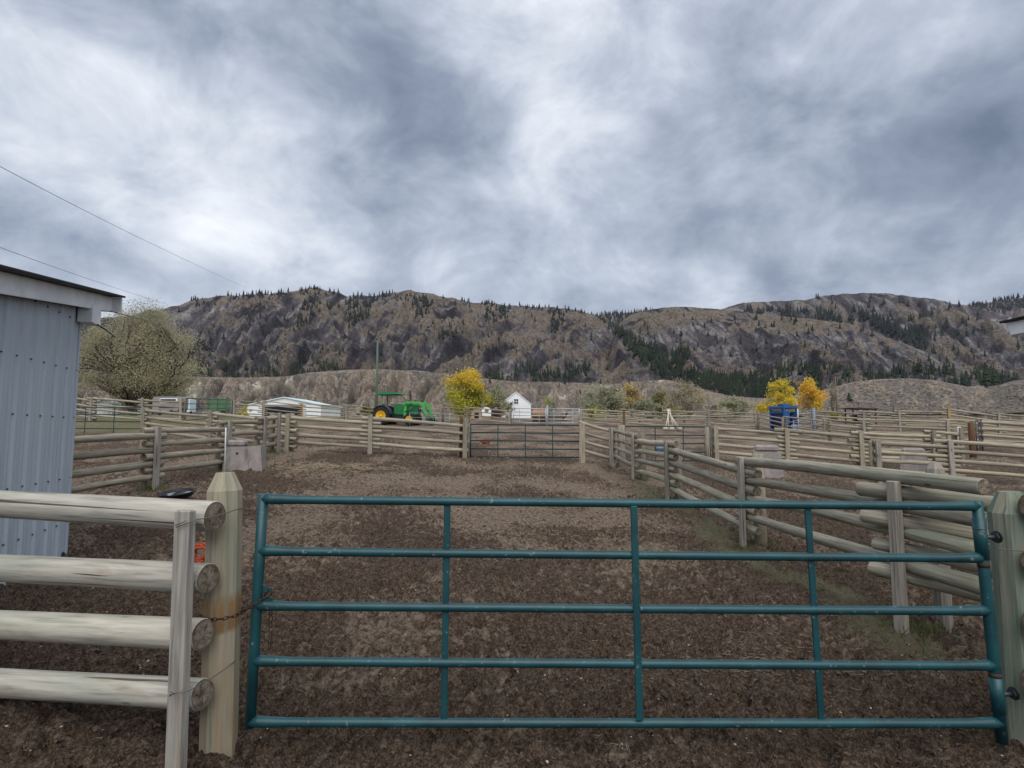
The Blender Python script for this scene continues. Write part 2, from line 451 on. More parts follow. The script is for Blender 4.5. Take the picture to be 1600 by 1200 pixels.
# ------------------------------------------------------------------ mesh builder
class MB:
    def __init__(s):
        s.v, s.f, s.mi, s.uv, s.sm = [], [], [], [], []

    def add(s, vs, fs, mi=0, uvs=None, smooth=False):
        o = len(s.v)
        s.v.extend([tuple(p) for p in vs])
        for i, f in enumerate(fs):
            s.f.append(tuple(o + q for q in f))
            s.mi.append(mi if isinstance(mi, int) else mi[i])
            s.uv.append(uvs[i] if uvs else None)
            s.sm.append(smooth if isinstance(smooth, bool) else smooth[i])
        return s

    def box(s, c, size, M=None, mi=0, bev=0.0):
        """chamfered box, long-axis uv"""
        x, y, z = (d / 2 for d in size)
        b = min(bev, x * .9, y * .9, z * .9)
        c = Vector(c); M = M or Matrix.Identity(3)
        ax = max(range(3), key=lambda i: size[i])
        if b <= 0:
            raw = [(-x, -y, -z), (x, -y, -z), (x, y, -z), (-x, y, -z), (-x, -y, z), (x, -y, z), (x, y, z), (-x, y, z)]
            fs = [(0, 3, 2, 1), (4, 5, 6, 7), (0, 1, 5, 4), (1, 2, 6, 5), (2, 3, 7, 6), (3, 0, 4, 7)]
        else:
            raw, idx = [], {}
            for sx in (-1, 1):
                for sy in (-1, 1):
                    for sz in (-1, 1):
                        for a_ in range(3):
                            p = [sx * (x - b), sy * (y - b), sz * (z - b)]
                            p[a_] = (sx * x, sy * y, sz * z)[a_]
                            idx[(sx, sy, sz, a_)] = len(raw); raw.append(tuple(p))
            fs = []
            for a_ in range(3):
                o1, o2 = (a_ + 1) % 3, (a_ + 2) % 3
                for sg in (-1, 1):
                    q = []
                    for (s1, s2) in ((-1, -1), (1, -1), (1, 1), (-1, 1)):
                        kk = [0, 0, 0]; kk[a_] = sg; kk[o1] = s1; kk[o2] = s2
                        q.append(idx[(*kk, a_)])
                    fs.append(tuple(q if sg > 0 else q[::-1]))
                for s1 in (-1, 1):
                    for s2 in (-1, 1):
                        ka = [0, 0, 0]; ka[a_] = -1; ka[o1] = s1; ka[o2] = s2
                        kb = list(ka); kb[a_] = 1
                        q = [idx[(*ka, o1)], idx[(*kb, o1)], idx[(*kb, o2)], idx[(*ka, o2)]]
                        fs.append(tuple(q if s1 * s2 < 0 else q[::-1]))
            for sx in (-1, 1):
                for sy in (-1, 1):
                    for sz in (-1, 1):
                        q = [idx[(sx, sy, sz, a_)] for a_ in range(3)]
                        fs.append(tuple(q if sx * sy * sz > 0 else q[::-1]))
        o1, o2 = (ax + 1) % 3, (ax + 2) % 3
        off = random.random() * 9
        uvs = [[(raw[q][ax] + off, raw[q][o1] * .8 + raw[q][o2] * 1.1 + off) for q in f] for f in fs]
        s.add([c + M @ Vector(p) for p in raw], fs, mi, uvs)
        return s

    def tube(s, pts, rad, seg=10, mi=0, capmi=None, cap=True, smooth=True, wob=0.0, squash=None):
        pts = [Vector(p) for p in pts]
        n = len(pts)
        if isinstance(rad, (int, float)): rad = [rad] * n
        vs, uvs, fs = [], [], []
        off = random.random() * 20
        t0 = (pts[-1] - pts[0]).normalized()
        ref = Vector((0, 0, 1)) if abs(t0.z) < .9 else Vector((0, 1, 0))
        d = 0; ds = []
        ph = [random.random() * 6.28 for _ in range(3)]
        for i in range(n):
            if i: d += (pts[i] - pts[i - 1]).length
            ds.append(d)
            t = (pts[min(i + 1, n - 1)] - pts[max(i - 1, 0)]).normalized()
            a = t.cross(ref).normalized(); b = a.cross(t).normalized()
            for j in range(seg):
                th = 2 * math.pi * j / seg
                r = rad[i] * (1 + wob * math.sin(2 * th + ph[0]) * .5 + wob * math.sin(3 * th + ph[1] + i * .7) * .6 + wob * .5 * math.sin(5 * th + ph[2] + i))
                vs.append(pts[i] + a * math.cos(th) * r + b * math.sin(th) * r)
        for i in range(n - 1):
            for j in range(seg):
                j2 = (j + 1) % seg
                fs.append((i * seg + j, i * seg + j2, (i + 1) * seg + j2, (i + 1) * seg + j))
                c = 2 * math.pi * rad[0] / seg
                uvs.append([(ds[i] + off, j * c + off), (ds[i] + off, (j + 1) * c + off), (ds[i + 1] + off, (j + 1) * c + off), (ds[i + 1] + off, j * c + off)])
        sm = [smooth] * len(fs); mis = [mi] * len(fs)
        if cap:
            for (fc) in (tuple(range(seg))[::-1], tuple((n - 1) * seg + j for j in range(seg))):
                fs.append(fc); uvs.append([(math.cos(6.2832 * j / seg), math.sin(6.2832 * j / seg)) for j in range(seg)]); sm.append(False); mis.append(capmi if capmi is not None else mi)
        s.add(vs, fs, mis, uvs, sm)
        return s

    def lathe(s, prof, seg=20, c=(0, 0, 0), mi=0, axis='z', smooth=True, sx=1., sy=1.):
        vs, fs = [], []
        c = Vector(c)
        for (r, h) in prof:
            for j in range(seg):
                th = 2 * math.pi * j / seg
                p = (r * math.cos(th) * sx, r * math.sin(th) * sy, h)
                if axis == 'y': p = (p[0], p[2], p[1])
                if axis == 'x': p = (p[2], p[0], p[1])
                vs.append(c + Vector(p))
        for i in range(len(prof) - 1):
            for j in range(seg):
                j2 = (j + 1) % seg
                q = (i * seg + j, i * seg + j2, (i + 1) * seg + j2, (i + 1) * seg + j)
                fs.append(q[::-1] if axis == 'y' else q)
        s.add(vs, fs, mi, None, smooth)
        return s

    def poly(s, pts, depth, c=(0, 0, 0), M=None, mi=0):
        """extrude outline pts (x,z) along y by depth centred"""
        c = Vector(c); M = M or Matrix.Identity(3)
        n = len(pts)
        vs = [c + M @ Vector((p[0], -depth / 2, p[1])) for p in pts] + [c + M @ Vector((p[0], depth / 2, p[1])) for p in pts]
        fs = [tuple(range(n)), tuple(range(n, 2 * n))[::-1]] + [((i + 1) % n, i, n + i, n + (i + 1) % n) for i in range(n)]
        s.add(vs, fs, mi)
        return s

    def build(s, name, mats, parent=None, origin=None):
        me = bpy.data.meshes.new(name)
        o = Vector(origin) if origin is not None else Vector((0, 0, 0))
        me.from_pydata([tuple(Vector(p) - o) for p in s.v], [], s.f)
        if isinstance(mats, str): mats = [mats]
        for m in mats: me.materials.append(MATS[m])
        me.polygons.foreach_set('material_index', s.mi)
        me.polygons.foreach_set('use_smooth', s.sm)
        if any(u is not None for u in s.uv):
            ul = me.uv_layers.new(name='UVMap')
            flat = []
            for f, u in zip(s.f, s.uv):
                for q in (u if u is not None else [(0, 0)] * len(f)): flat.extend(q)
            ul.data.foreach_set('uv', flat)
        me.update()
        ob = bpy.data.objects.new(name, me)
        COL.objects.link(ob)
        if parent is not None: ob.parent = parent
        elif origin is not None: ob.location = o
        return ob


def np_mesh(name, V, Fq, mats, mi=None, smooth=True, cov=None, parent=None):
    me = bpy.data.meshes.new(name)
    V = np.asarray(V, np.float32); Fq = np.asarray(Fq, np.int32); kf = Fq.shape[1]
    me.vertices.add(len(V)); me.vertices.foreach_set('co', V.ravel())
    me.loops.add(Fq.size); me.loops.foreach_set('vertex_index', Fq.ravel())
    me.polygons.add(len(Fq))
    me.polygons.foreach_set('loop_start', np.arange(len(Fq), dtype=np.int32) * kf)
    me.polygons.foreach_set('loop_total', np.full(len(Fq), kf, np.int32))
    if isinstance(mats, str): mats = [mats]
    for m in mats: me.materials.append(MATS[m])
    if mi is not None: me.polygons.foreach_set('material_index', np.asarray(mi, np.int32))
    me.polygons.foreach_set('use_smooth', np.full(len(Fq), smooth, bool))
    if cov is not None:
        at = me.color_attributes.new('cov', 'FLOAT_COLOR', 'POINT')
        at.data.foreach_set('color', np.asarray(cov, np.float32).ravel())
    me.update(calc_edges=True); me.validate()
    ob = bpy.data.objects.new(name, me); COL.objects.link(ob)
    if parent: ob.parent = parent
    return ob


def tag(o, label=None, cat=None, group=None, kind=None):
    if label: o['label'] = label
    if cat: o['category'] = cat
    if group: o['group'] = group
    if kind: o['kind'] = kind
    return o


def thing(name, label, cat, loc, rz=0., group=None):
    o = bpy.data.objects.new(name, None); COL.objects.link(o)
    o.empty_display_size = .2
    o.location = loc; o.rotation_euler = (0, 0, rz)
    return tag(o, label, cat, group)


# ------------------------------------------------------------------ ground surface (thin-plate through the surveyed feet)
H_P = 1.30
RIGHT = [(1425, 985, 5.2), (1172, 850, 8.6), (1050, 782, 12.4), (995, 750, 15.9), (962, 731, 19.2)]       # feet
LEFT = [(235, 765, 11.8), (350, 736, 14.75), (407, 719, 16.9), (430, 706, 17.9)]
BACK = [(228, 637, 25), (333, 640, 21.3), (453, 646, 19.2), (580, 648, 19.3), (727, 653, 19.4)]            # tops
BACK2 = [(1118, 667, 21.0), (1228, 669, 20.6), (1343, 673, 20.2), (1455, 672, 20.3), (1497, 669, 20.6)]
EAST = [(1369, 689, 17.3), (1482, 688, 17.2), (1640, 692, 16.8)]
FARL = [(100, 617, 33), (145, 620, 32), (225, 622, 31), (285, 621, 30.5)]
FARC = [(365, 625, 44), (412, 626, 46), (472, 630, 48), (540, 632, 51), (597, 636, 54), (690, 637, 52), (731, 636, 48), (797, 639, 46)]
FARR = [(908, 640, 44), (975, 640, 43.5), (1043, 642, 43), (1107, 641, 43), (1185, 643, 42)]
FARE = [(1227, 648, 40), (1271, 641, 39), (1350, 642, 37), (1405, 641, 36), (1482, 638, 35), (1560, 645, 34), (1650, 647, 33)]
ctrl = []
for (p, r, y) in RIGHT + LEFT: ctrl.append(AT(p, r, y))
for lst, h in ((BACK, 1.32), (BACK2, 1.28), (EAST, 1.25), (FARL, 1.35), (FARC, 1.3), (FARR, 1.3), (FARE, 1.3)):
    for (p, r, y) in lst: ctrl.append(AT(p, r, y) - Vector((0, 0, h)))
for (p, r, y) in ((380, 1172, 3.3), (800, 1174, 3.3), (1575, 1182, 3.35), (100, 866, 7.3), (0, 928, 5.6), (910, 722, 19.5),
                  (603, 664, 50), (650, 667, 48.5), (800, 657, 117), (450, 655, 100), (1240, 660, 75), (200, 656, 60), (1000, 656, 90), (1500, 662, 70)):
    ctrl.append(AT(p, r, y))
for (x, y, z) in ((0, 0, .12), (-6, 0, .2), (6, 0, .05), (0, -8, -.05), (-12, -8, .1), (12, -8, -.1), (60, 0, 0), (-60, 0, .5), (0, -60, -1.5), (-80, 60, 4.0), (90, 60, 2.6),
                  (-150, 160, 7), (0, 170, 6.5), (150, 160, 6), (-200, 0, 1), (200, 0, 0), (0, 300, 9), (-300, 300, 10), (300, 300, 9)):
    ctrl.append(Vector((x, y, z)))
cp = np.array([tuple(c) for c in ctrl])


def _U(r2): return np.where(r2 > 1e-9, .5 * r2 * np.log(np.maximum(r2, 1e-9)), 0)


_n = len(cp)
_K = _U(((cp[:, None, :2] - cp[None, :, :2]) ** 2).sum(-1)) + np.eye(_n) * .35
_P = np.hstack([np.ones((_n, 1)), cp[:, :2]])
_A = np.block([[_K, _P], [_P.T, np.zeros((3, 3))]])
_W = np.linalg.solve(_A, np.concatenate([cp[:, 2], np.zeros(3)]))


def gz(x, y):
    x = np.atleast_1d(np.asarray(x, float)); y = np.atleast_1d(np.asarray(y, float))
    out = _W[_n] + _W[_n + 1] * x + _W[_n + 2] * y
    for i in range(_n):
        out = out + _W[i] * _U((x - cp[i, 0]) ** 2 + (y - cp[i, 1]) ** 2)
    return out


def GZ(x, y): return float(gz(x, y)[0])


def GP(px, Y, row=660):
    p = AT(px, row, Y); return Vector((p.x, Y, GZ(p.x, Y)))


xs = [0.]
while xs[-1] < 480:
    x = xs[-1]; xs.append(x + (.027 if x < 5.5 else min(.027 + (x - 5.5) * .02, 14)))
xs = np.array(xs); xs = np.concatenate([-xs[:0:-1], xs])
ys = [-60.]
while ys[-1] < 520:
    y = ys[-1]
    ys.append(y + (4 if y < -4 else .3 if y < 1.6 else max(.022, .0062 * y) if y < 24 else min(.0062 * 24 + (y - 24) * .02, 12)))
ys = np.array(ys)
GX, GY = np.meshgrid(xs, ys)
base = gz(GX.ravel(), GY.ravel()).reshape(GX.shape)
# wear and cover
dist = np.hypot(GX, GY)
dry = .29 + .44 * fbm(GX * .55, GY * .34, 4, 11) + .14 * sstep(6, 11, GY) * (1 - sstep(40, 60, GY))
for (bx, by, bw, bh, a_) in ((-.6, 10.5, 1.5, 2.6, .30), (-3.5, 11.5, 1.5, .9, .30), (1.6, 4.6, .9, .5, .30), (-4.2, 14.2, 1.6, .8, .25), (.6, 8.0, 1.2, .5, .22), (2.6, 16.5, .5, 3., .35), (.3, 14., 2.2, 1.6, .14)):
    dry = dry + a_ * np.exp(-((GX - bx) / bw) ** 2 - ((GY - by) / bh) ** 2)
dry = dry - .14 * np.exp(-((GY - 3.6) / 1.6) ** 2) + .03 * sstep(3.9, 6, GX) * sstep(6, 12, GY) + .10 * sstep(21, 26, GY)
weed = np.exp(-((GX - 3.24 - .12 * np.sin(GY * 1.3)) / .36) ** 2) * sstep(3.5, 5, GY) * (1 - sstep(14, 18, GY)) * (.55 + .5 * fbm(GX * 1.2, GY * .8, 3, 31))
weed = weed + .7 * np.exp(-((GX + 7.3) / .4) ** 2) * sstep(10, 12, GY) * (1 - sstep(16, 18, GY)) * (.4 + .6 * perlin(GX, GY * .9, 5))
yard = sstep(54, 64, GY + 5 * fbm(GX * .06, GY * .06, 3, 8)) + sstep(24, 29, GY + 2 * perlin(GX * .2, GY * .2, 3)) * sstep(-13, -18, GX)
yard = np.clip(yard, 0, 1)
near = 1 - sstep(28, 40, dist)
clod = .034 * (np.abs(perlin(GX * 4.2, GY * 4.2, 2)) * 1.6 - .5) + .024 * (np.abs(perlin(GX * 9.1, GY * 9.1, 6)) * 1.6 - .5)
clod = clod + .013 * perlin(GX * 19, GY * 19, 9) + .04 * fbm(GX * 1.4, GY * 1.4, 2, 14)
hoof = perlin(GX * 6.5, GY * 6.5, 21)
clod = clod - .045 * sstep(.30, .50, hoof) + .022 * sstep(.1, .4, perlin(GX * 11, GY * 11, 33))
_rh = np.random.RandomState(99)
pits = np.zeros_like(clod)
for _ in range(3400):
    hy = 2.0 * math.exp(_rh.rand() * math.log(15 / 2.0)); hx = (_rh.rand() * 2 - 1) * min(hy * .95 + .3, 6.2)
    if hx > 3.1 and _rh.rand() < .7: continue
    th = _rh.randn() * .7; ra, rb = _rh.uniform(.050, .075), _rh.uniform(.040, .058); dp = _rh.uniform(.02, .055)
    i0, i1 = np.searchsorted(ys, [hy - .16, hy + .16]); j0, j1 = np.searchsorted(xs, [hx - .16, hx + .16])
    ux, uy = GX[i0:i1, j0:j1] - hx, GY[i0:i1, j0:j1] - hy
    a_ = (ux * math.cos(th) + uy * math.sin(th)) / rb; b_ = (-ux * math.sin(th) + uy * math.cos(th)) / ra
    d2 = np.sqrt(a_ * a_ + b_ * b_)
    pits[i0:i1, j0:j1] += -dp * (1 - sstep(.65, 1.05, d2)) + .35 * dp * np.exp(-((d2 - 1.25) / .22) ** 2)
clod = clod * .85 + np.clip(pits, -.07, .04) * .5
rough_ = 1 - .55 * sstep(.45, .8, dry) - .5 * np.clip(weed, 0, 1)
Z = base + clod * near * np.clip(rough_, .3, 1) * 1.75
nx, ny = len(xs), len(ys)
idx = np.arange(nx * ny).reshape(ny, nx)
quads = np.stack([idx[:-1, :-1], idx[:-1, 1:], idx[1:, 1:], idx[1:, :-1]], -1).reshape(-1, 4)
cov = np.stack([np.clip(dry, 0, 1), np.clip(weed, 0, 1), yard, np.ones_like(dry)], -1).reshape(-1, 4)
g = np_mesh('ground', np.stack([GX, GY, Z], -1).reshape(-1, 3), quads, 'ground_mud', cov=cov)
tag(g, kind='structure')


# ------------------------------------------------------------------ hills
def pxdir(px, row):
    d = DIRV(px, row); return math.atan2(d.x, d.y), math.atan2(d.z, math.hypot(d.x, d.y))


LAYERS = {}


def hill(name, crest, base_row, r0, r1, r2, amp, mat, freq=95., shear=1.6, nr=110, naz=620, shape=1.0, seed=1, jag=.0012, bare=None, fall=.22, tint=(), fa_=.16):
    c = [pxdir(p, r) for p, r in crest]
    az_c = np.array([q[0] for q in c]); el_c = np.array([q[1] for q in c])
    az = np.linspace(az_c[0], az_c[-1], naz)
    ec = np.interp(az, az_c, el_c)
    ker = np.hanning(9); ker /= ker.sum()
    ec = np.convolve(np.pad(ec, 4, mode='edge'), ker, 'valid')
    px = 800 + F * np.tan(az)
    ec = ec + jag * fbm(px * .035, px * 0 + seed, 4, seed)
    eb = pxdir(800, base_row)[1]
    tt = np.linspace(0, 1, nr); r = r0 + (r1 - r0) * tt
    A, R = np.meshgrid(az, r); T = (R - r0) / (r1 - r0); PX = np.broadcast_to(px, A.shape)
    E = eb + (ec[None, :] - eb) * np.power(sstep(0, 1, T * .5) * 2 if False else T, shape)
    zz_ = CH + R * np.tan(E)
    zz_[0] -= 6
    q = PX / freq - T * shear
    qq = q + .35 * perlin(q * 1.1, T * 2.0, seed + 40)
    soft = lambda a_: 1 - np.sqrt(a_ * a_ + .03)
    rd = soft(perlin(qq, T * .9, seed)) + .42 * soft(perlin(qq * 2.1, T * 2.4, seed + 5)) + .2 * perlin(qq * 4.1, T * 5.5, seed + 11)
    rd = (rd - rd.mean()) / rd.std()
    fine = fbm(q * 4.5 + .4 * T, T * 11, 4, seed + 9, .6); fine = (fine - fine.mean()) / fine.std()
    win = np.power(np.clip(T, 0, 1), .8) * np.power(np.clip(1 - T, 0, 1), .55) * 1.7
    hgt = np.clip((ec[None, :] - eb) / .12, .0, 1)
    zz_ = zz_ + amp * (rd * .50 + fine * fa_) * win * hgt
    # crest stays as surveyed: pull down anything poking above the skyline
    el = (zz_ - CH) / R
    zz_ = np.where(el > np.tan(ec)[None, :], CH + R * np.tan(ec)[None, :] - .15 * (el - np.tan(ec)[None, :]) * R, zz_)
    X, Y = R * np.sin(A), R * np.cos(A)
    rb = np.linspace(r1, r2, 14)[1:]
    Ab, Rb = np.meshgrid(az, rb)
    Zb = zz_[-1][None, :] - (Rb - r1) * fall
    X = np.vstack([X, Rb * np.sin(Ab)]); Y = np.vstack([Y, Rb * np.cos(Ab)]); Zt = np.vstack([zz_, Zb])
    rg = np.vstack([.44 + .16 * rd + .09 * fine, np.full(Zb.shape, .5)])
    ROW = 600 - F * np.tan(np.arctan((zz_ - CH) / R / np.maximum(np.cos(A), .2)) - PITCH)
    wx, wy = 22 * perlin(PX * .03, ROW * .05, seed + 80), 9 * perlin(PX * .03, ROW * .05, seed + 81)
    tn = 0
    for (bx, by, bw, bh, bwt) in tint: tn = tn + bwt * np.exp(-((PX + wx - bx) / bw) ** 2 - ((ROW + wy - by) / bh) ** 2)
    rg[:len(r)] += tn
    br = np.zeros(Zt.shape)
    if bare:
        TT = np.vstack([T, np.ones(Zb.shape)]); PP = np.broadcast_to(px, Zt.shape)
        for (bx, bt, bw, bh) in bare:
            br = np.maximum(br, np.exp(-((PP - bx - (TT - bt) * 60) / bw) ** 2 - ((TT - bt) / bh) ** 2))
    stq = qq * 6.5 + .8 * perlin(qq * 3, T * 6, seed + 60)
    stk = .5 + .32 * (1 - np.abs(perlin(stq, T * 4.0, seed + 50)) * 3.2) + .25 * perlin(qq * 14, T * 22, seed + 52) + .22 * perlin(qq * 30, T * 48, seed + 53)
    stk = np.vstack([stk, np.full(Zb.shape, .4)])
    cv = np.stack([np.clip(rg, 0, 1), br, np.clip(stk, 0, 1), np.ones_like(br)], -1).reshape(-1, 4)
    n0, n1_ = Zt.shape
    ix = np.arange(n0 * n1_).reshape(n0, n1_)
    qd = np.stack([ix[:-1, :-1], ix[:-1, 1:], ix[1:, 1:], ix[1:, :-1]], -1).reshape(-1, 4)
    o = np_mesh(name, np.stack([X, Y, Zt], -1).reshape(-1, 3), qd, mat, cov=cv)
    tag(o, kind='structure')
    LAYERS[name] = (az, r, zz_, ec)
    return o


def on_hill(name, px, row, jitter=0):
    az, r, z, ec = LAYERS[name]
    a, e = pxdir(px, row)
    if a < az[0] or a > az[-1]: return None
    f = (a - az[0]) / (az[-1] - az[0]) * (len(az) - 1)
    i = int(round(f))
    if e > ec[i] + .0006: return None
    col = z[:, i]; el = np.arctan2(col - CH, r)
    hit = np.nonzero(el >= e)[0]
    j = hit[0] if len(hit) else len(r) - 1
    rr = r[j]
    return Vector((rr * math.sin(a), rr * math.cos(a), col[j]))


hill('hill_far_right', [(1380, 520), (1440, 495), (1500, 482), (1540, 474), (1580, 467), (1620, 462), (1700, 456), (1900, 450), (2300, 470)], 640, 1500, 2900, 3500, 40, 'mountain', 70, .4, seed=61, nr=60, naz=260)
hill('hill_saddle', [(820, 520), (870, 500), (920, 494), (950, 491), (980, 488), (1010, 486), (1060, 489), (1150, 505), (1250, 520)], 640, 1500, 2500, 3000, 20, 'mountain', 60, .2, seed=51, nr=60, naz=220)
hill('hill_back_right', [(1060, 515), (1110, 488), (1140, 479), (1165, 472), (1200, 471), (1230, 470), (1260, 468), (1290, 462), (1320, 460), (1350, 457), (1380, 458), (1405, 462), (1430, 464), (1460, 467), (1490, 474), (1515, 479), (1560, 490), (1620, 505), (1750, 540)],
     640, 1050, 2100, 2600, 50, 'mountain', 110, -2.2, seed=41, naz=520, nr=150, jag=.0020, fa_=.16,
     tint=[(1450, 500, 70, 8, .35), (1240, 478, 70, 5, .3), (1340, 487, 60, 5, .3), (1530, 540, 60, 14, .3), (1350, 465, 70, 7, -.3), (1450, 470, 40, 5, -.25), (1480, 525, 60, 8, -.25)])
hill('hill_right', [(925, 612), (945, 575), (955, 535), (966, 506), (985, 493), (1005, 485), (1040, 480), (1080, 479.5), (1110, 482), (1150, 486), (1200, 492), (1250, 497), (1300, 502), (1340, 509), (1370, 520), (1400, 532), (1440, 547), (1480, 560), (1520, 575), (1560, 590), (1600, 600), (1750, 615)],
     645, 560, 1350, 1900, 40, 'mountain', 130, -2.0, seed=31, naz=640, nr=160, shape=.9, fa_=.16,
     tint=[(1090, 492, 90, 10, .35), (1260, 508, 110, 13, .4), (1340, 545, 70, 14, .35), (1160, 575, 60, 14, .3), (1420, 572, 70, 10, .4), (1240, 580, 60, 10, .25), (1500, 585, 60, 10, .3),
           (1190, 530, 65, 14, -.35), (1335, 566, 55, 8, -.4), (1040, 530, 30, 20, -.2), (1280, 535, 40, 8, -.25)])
hill('hill_left', [(-420, 520), (-200, 500), (0, 496), (130, 500), (200, 493), (260, 482), (300, 469), (340, 463), (400, 459), (440, 457), (470, 452), (495, 449), (515, 455), (545, 461), (580, 464), (605, 459), (640, 453.5), (665, 456), (690, 463), (730, 471), (780, 476), (830, 480), (870, 480), (900, 484), (930, 493), (960, 514), (990, 544), (1030, 588), (1065, 612), (1100, 618)],
     640, 540, 1500, 2100, 62, 'mountain', 120, 2.6, seed=21, naz=900, nr=190, shape=.92, jag=.0026, fa_=.17,
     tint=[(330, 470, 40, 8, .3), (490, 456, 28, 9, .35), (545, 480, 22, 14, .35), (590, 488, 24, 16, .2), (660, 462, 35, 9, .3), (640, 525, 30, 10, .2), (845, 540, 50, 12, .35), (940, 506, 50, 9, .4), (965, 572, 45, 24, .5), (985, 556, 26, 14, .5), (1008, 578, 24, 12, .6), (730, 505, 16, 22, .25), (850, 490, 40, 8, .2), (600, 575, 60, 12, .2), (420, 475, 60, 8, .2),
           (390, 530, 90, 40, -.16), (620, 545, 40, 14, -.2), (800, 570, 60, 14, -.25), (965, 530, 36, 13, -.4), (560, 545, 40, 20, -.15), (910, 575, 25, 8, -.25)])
hill('bench', [(-500, 598), (100, 600), (200, 597), (300, 588), (340, 590), (400, 590), (450, 588), (480, 582), (540, 578), (600, 577), (650, 579), (700, 584), (760, 592), (820, 597), (900, 598), (960, 600), (1005, 596), (1040, 593), (1065, 600), (1110, 612), (1150, 620), (1200, 622), (1300, 612), (1400, 606), (1500, 604), (1600, 603), (1800, 600), (2100, 600)],
     655, 150, 340, 620, 15, 'bench_silt', 44, 2.2, seed=71, naz=900, nr=90, shape=.8, jag=.0008, fall=-.035,
     bare=[(300, .45, 22, .3), (390, .6, 30, .16), (440, .72, 26, .12), (535, .8, 22, .1), (560, .85, 14, .06), (885, .5, 40, .05), (960, .78, 30, .06), (1030, .9, 25, .08)])
hill('bench_mound', [(1130, 650), (1180, 640), (1230, 627), (1280, 611), (1330, 598), (1370, 592), (1420, 591), (1460, 594), (1500, 601), (1530, 609), (1560, 616), (1600, 622), (1680, 635), (1760, 650)],
     655, 140, 270, 400, 3.5, 'bench_silt', 80, -.3, seed=81, naz=420, nr=70, shape=.7, jag=.0008, fall=.1)
hill('bench_knoll', [(1470, 652), (1510, 632), (1535, 612), (1560, 602), (1590, 594), (1650, 588), (1800, 585), (2100, 595)], 655, 135, 240, 380, 3, 'bench_silt', 80, -.3, seed=91, naz=300, nr=60, shape=.7, jag=.0008, fall=.1)


# ------------------------------------------------------------------ conifers on the hills
def conifer_data(seed, tiers=6, seg=7, spread=.20):
    rn = random.Random(seed); vs, fs = [], []
    for i in range(tiers):
        z0 = .08 + .92 * i / tiers * .93; z1 = min(1.0, z0 + 1.7 / tiers)
        R = spread * (1 - z0) ** .85 * rn.uniform(.8, 1.15) + .012
        b = len(vs); ox, oy = rn.uniform(-.012, .012), rn.uniform(-.012, .012)
        for j in range(seg):
            th = 6.283 * (j + rn.random() * .5) / seg; rr = R * rn.uniform(.6, 1.25)
            vs.append((ox + rr * math.cos(th), oy + rr * math.sin(th), z0 + rn.uniform(-.03, .02)))
        vs.append((ox, oy, z1))
        for j in range(seg): fs.append((b + j, b + (j + 1) % seg, b + seg))
    b = len(vs)
    for j in range(4):
        th = 6.283 * j / 4
        vs.append((.014 * math.cos(th), .014 * math.sin(th), -.04)); vs.append((.010 * math.cos(th), .010 * math.sin(th), .3))
    for j in range(4):
        a_, c_ = b + 2 * j, b + 2 * ((j + 1) % 4)
        fs.append((a_, c_, c_ + 1)); fs.append((a_, c_ + 1, a_ + 1))
    return np.array(vs), np.array(fs)


CON = [conifer_data(s, spread=sp_) for s, sp_ in ((1, .19), (2, .23), (3, .16), (4, .26))]
rn = random.Random(5)


def poly_rand(pts, n):
    xs_, ys_ = [p[0] for p in pts], [p[1] for p in pts]
    out = []
    while len(out) < n:
        x, y = rn.uniform(min(xs_), max(xs_)), rn.uniform(min(ys_), max(ys_))
        ins = False
        for i in range(len(pts)):
            (x1, y1), (x2, y2) = pts[i], pts[i - 1]
            if (y1 > y) != (y2 > y) and x < (x2 - x1) * (y - y1) / (y2 - y1) + x1: ins = not ins
        if ins: out.append((x, y))
    return out


def forest(name, label, entries, mat):
    V, Fc, o = [], [], 0
    for (p, h) in entries:
        vs, fs = CON[rn.randrange(4)]
        th = rn.random() * 6.28
        c_, s_ = math.cos(th), math.sin(th)
        q = np.stack([vs[:, 0] * c_ - vs[:, 1] * s_, vs[:, 0] * s_ + vs[:, 1] * c_, vs[:, 2]], -1) * h + np.array(tuple(p))
        V.append(q); Fc.append(fs + o); o += len(vs)
    ob = np_mesh(name, np.vstack(V), np.vstack(Fc), mat, smooth=False)
    return tag(ob, label, 'forest', kind='stuff')


def gather(hillname, pts, n, hpx, clump=0):
    out = []
    for (x, y) in poly_rand(pts, n):
        if clump and perlin(x * .06, y * .06, 77) < clump - .5: continue
        p = on_hill(hillname, x, y)
        if p: out.append((p - Vector((0, 0, .5)), p.length / F * rn.uniform(*hpx)))
    return out


forest('forest', 'dense dark conifer forest filling the gully between the two mountains',
       gather('hill_right', [(955, 500), (975, 520), (1010, 545), (1050, 555), (1085, 548), (1075, 565), (1060, 585), (1120, 590), (1190, 595), (1240, 608), (1245, 640), (1170, 630), (1090, 605), (1040, 598), (1000, 570), (950, 510)], 900, (9, 16))
       + gather('hill_left', [(935, 495), (955, 512), (1000, 560), (1045, 598), (1020, 590), (975, 545), (945, 512)], 45, (7, 11)), 'conifer')
forest('forest', 'dark conifer forest along the saddle skyline between the mountains',
       gather('hill_saddle', [(870, 500), (930, 493), (1010, 486), (1040, 492), (1000, 520), (940, 515)], 420, (5, 8)), 'conifer_blue')
forest('forest', 'row of dark green conifers along the foot of the left mountain',
       gather('bench', [(300, 586), (350, 589), (480, 583), (480, 581), (420, 586)], 10, (6, 12)) + gather('hill_left', [(300, 572), (360, 576), (430, 575), (500, 572), (540, 580), (540, 600), (300, 600)], 330, (7, 14), .45), 'conifer')
forest('forest', 'band of dark conifers below the centre of the mountain behind the white barn',
       gather('hill_left', [(755, 585), (800, 578), (860, 573), (920, 580), (930, 600), (760, 604)], 240, (8, 15), .4), 'conifer')
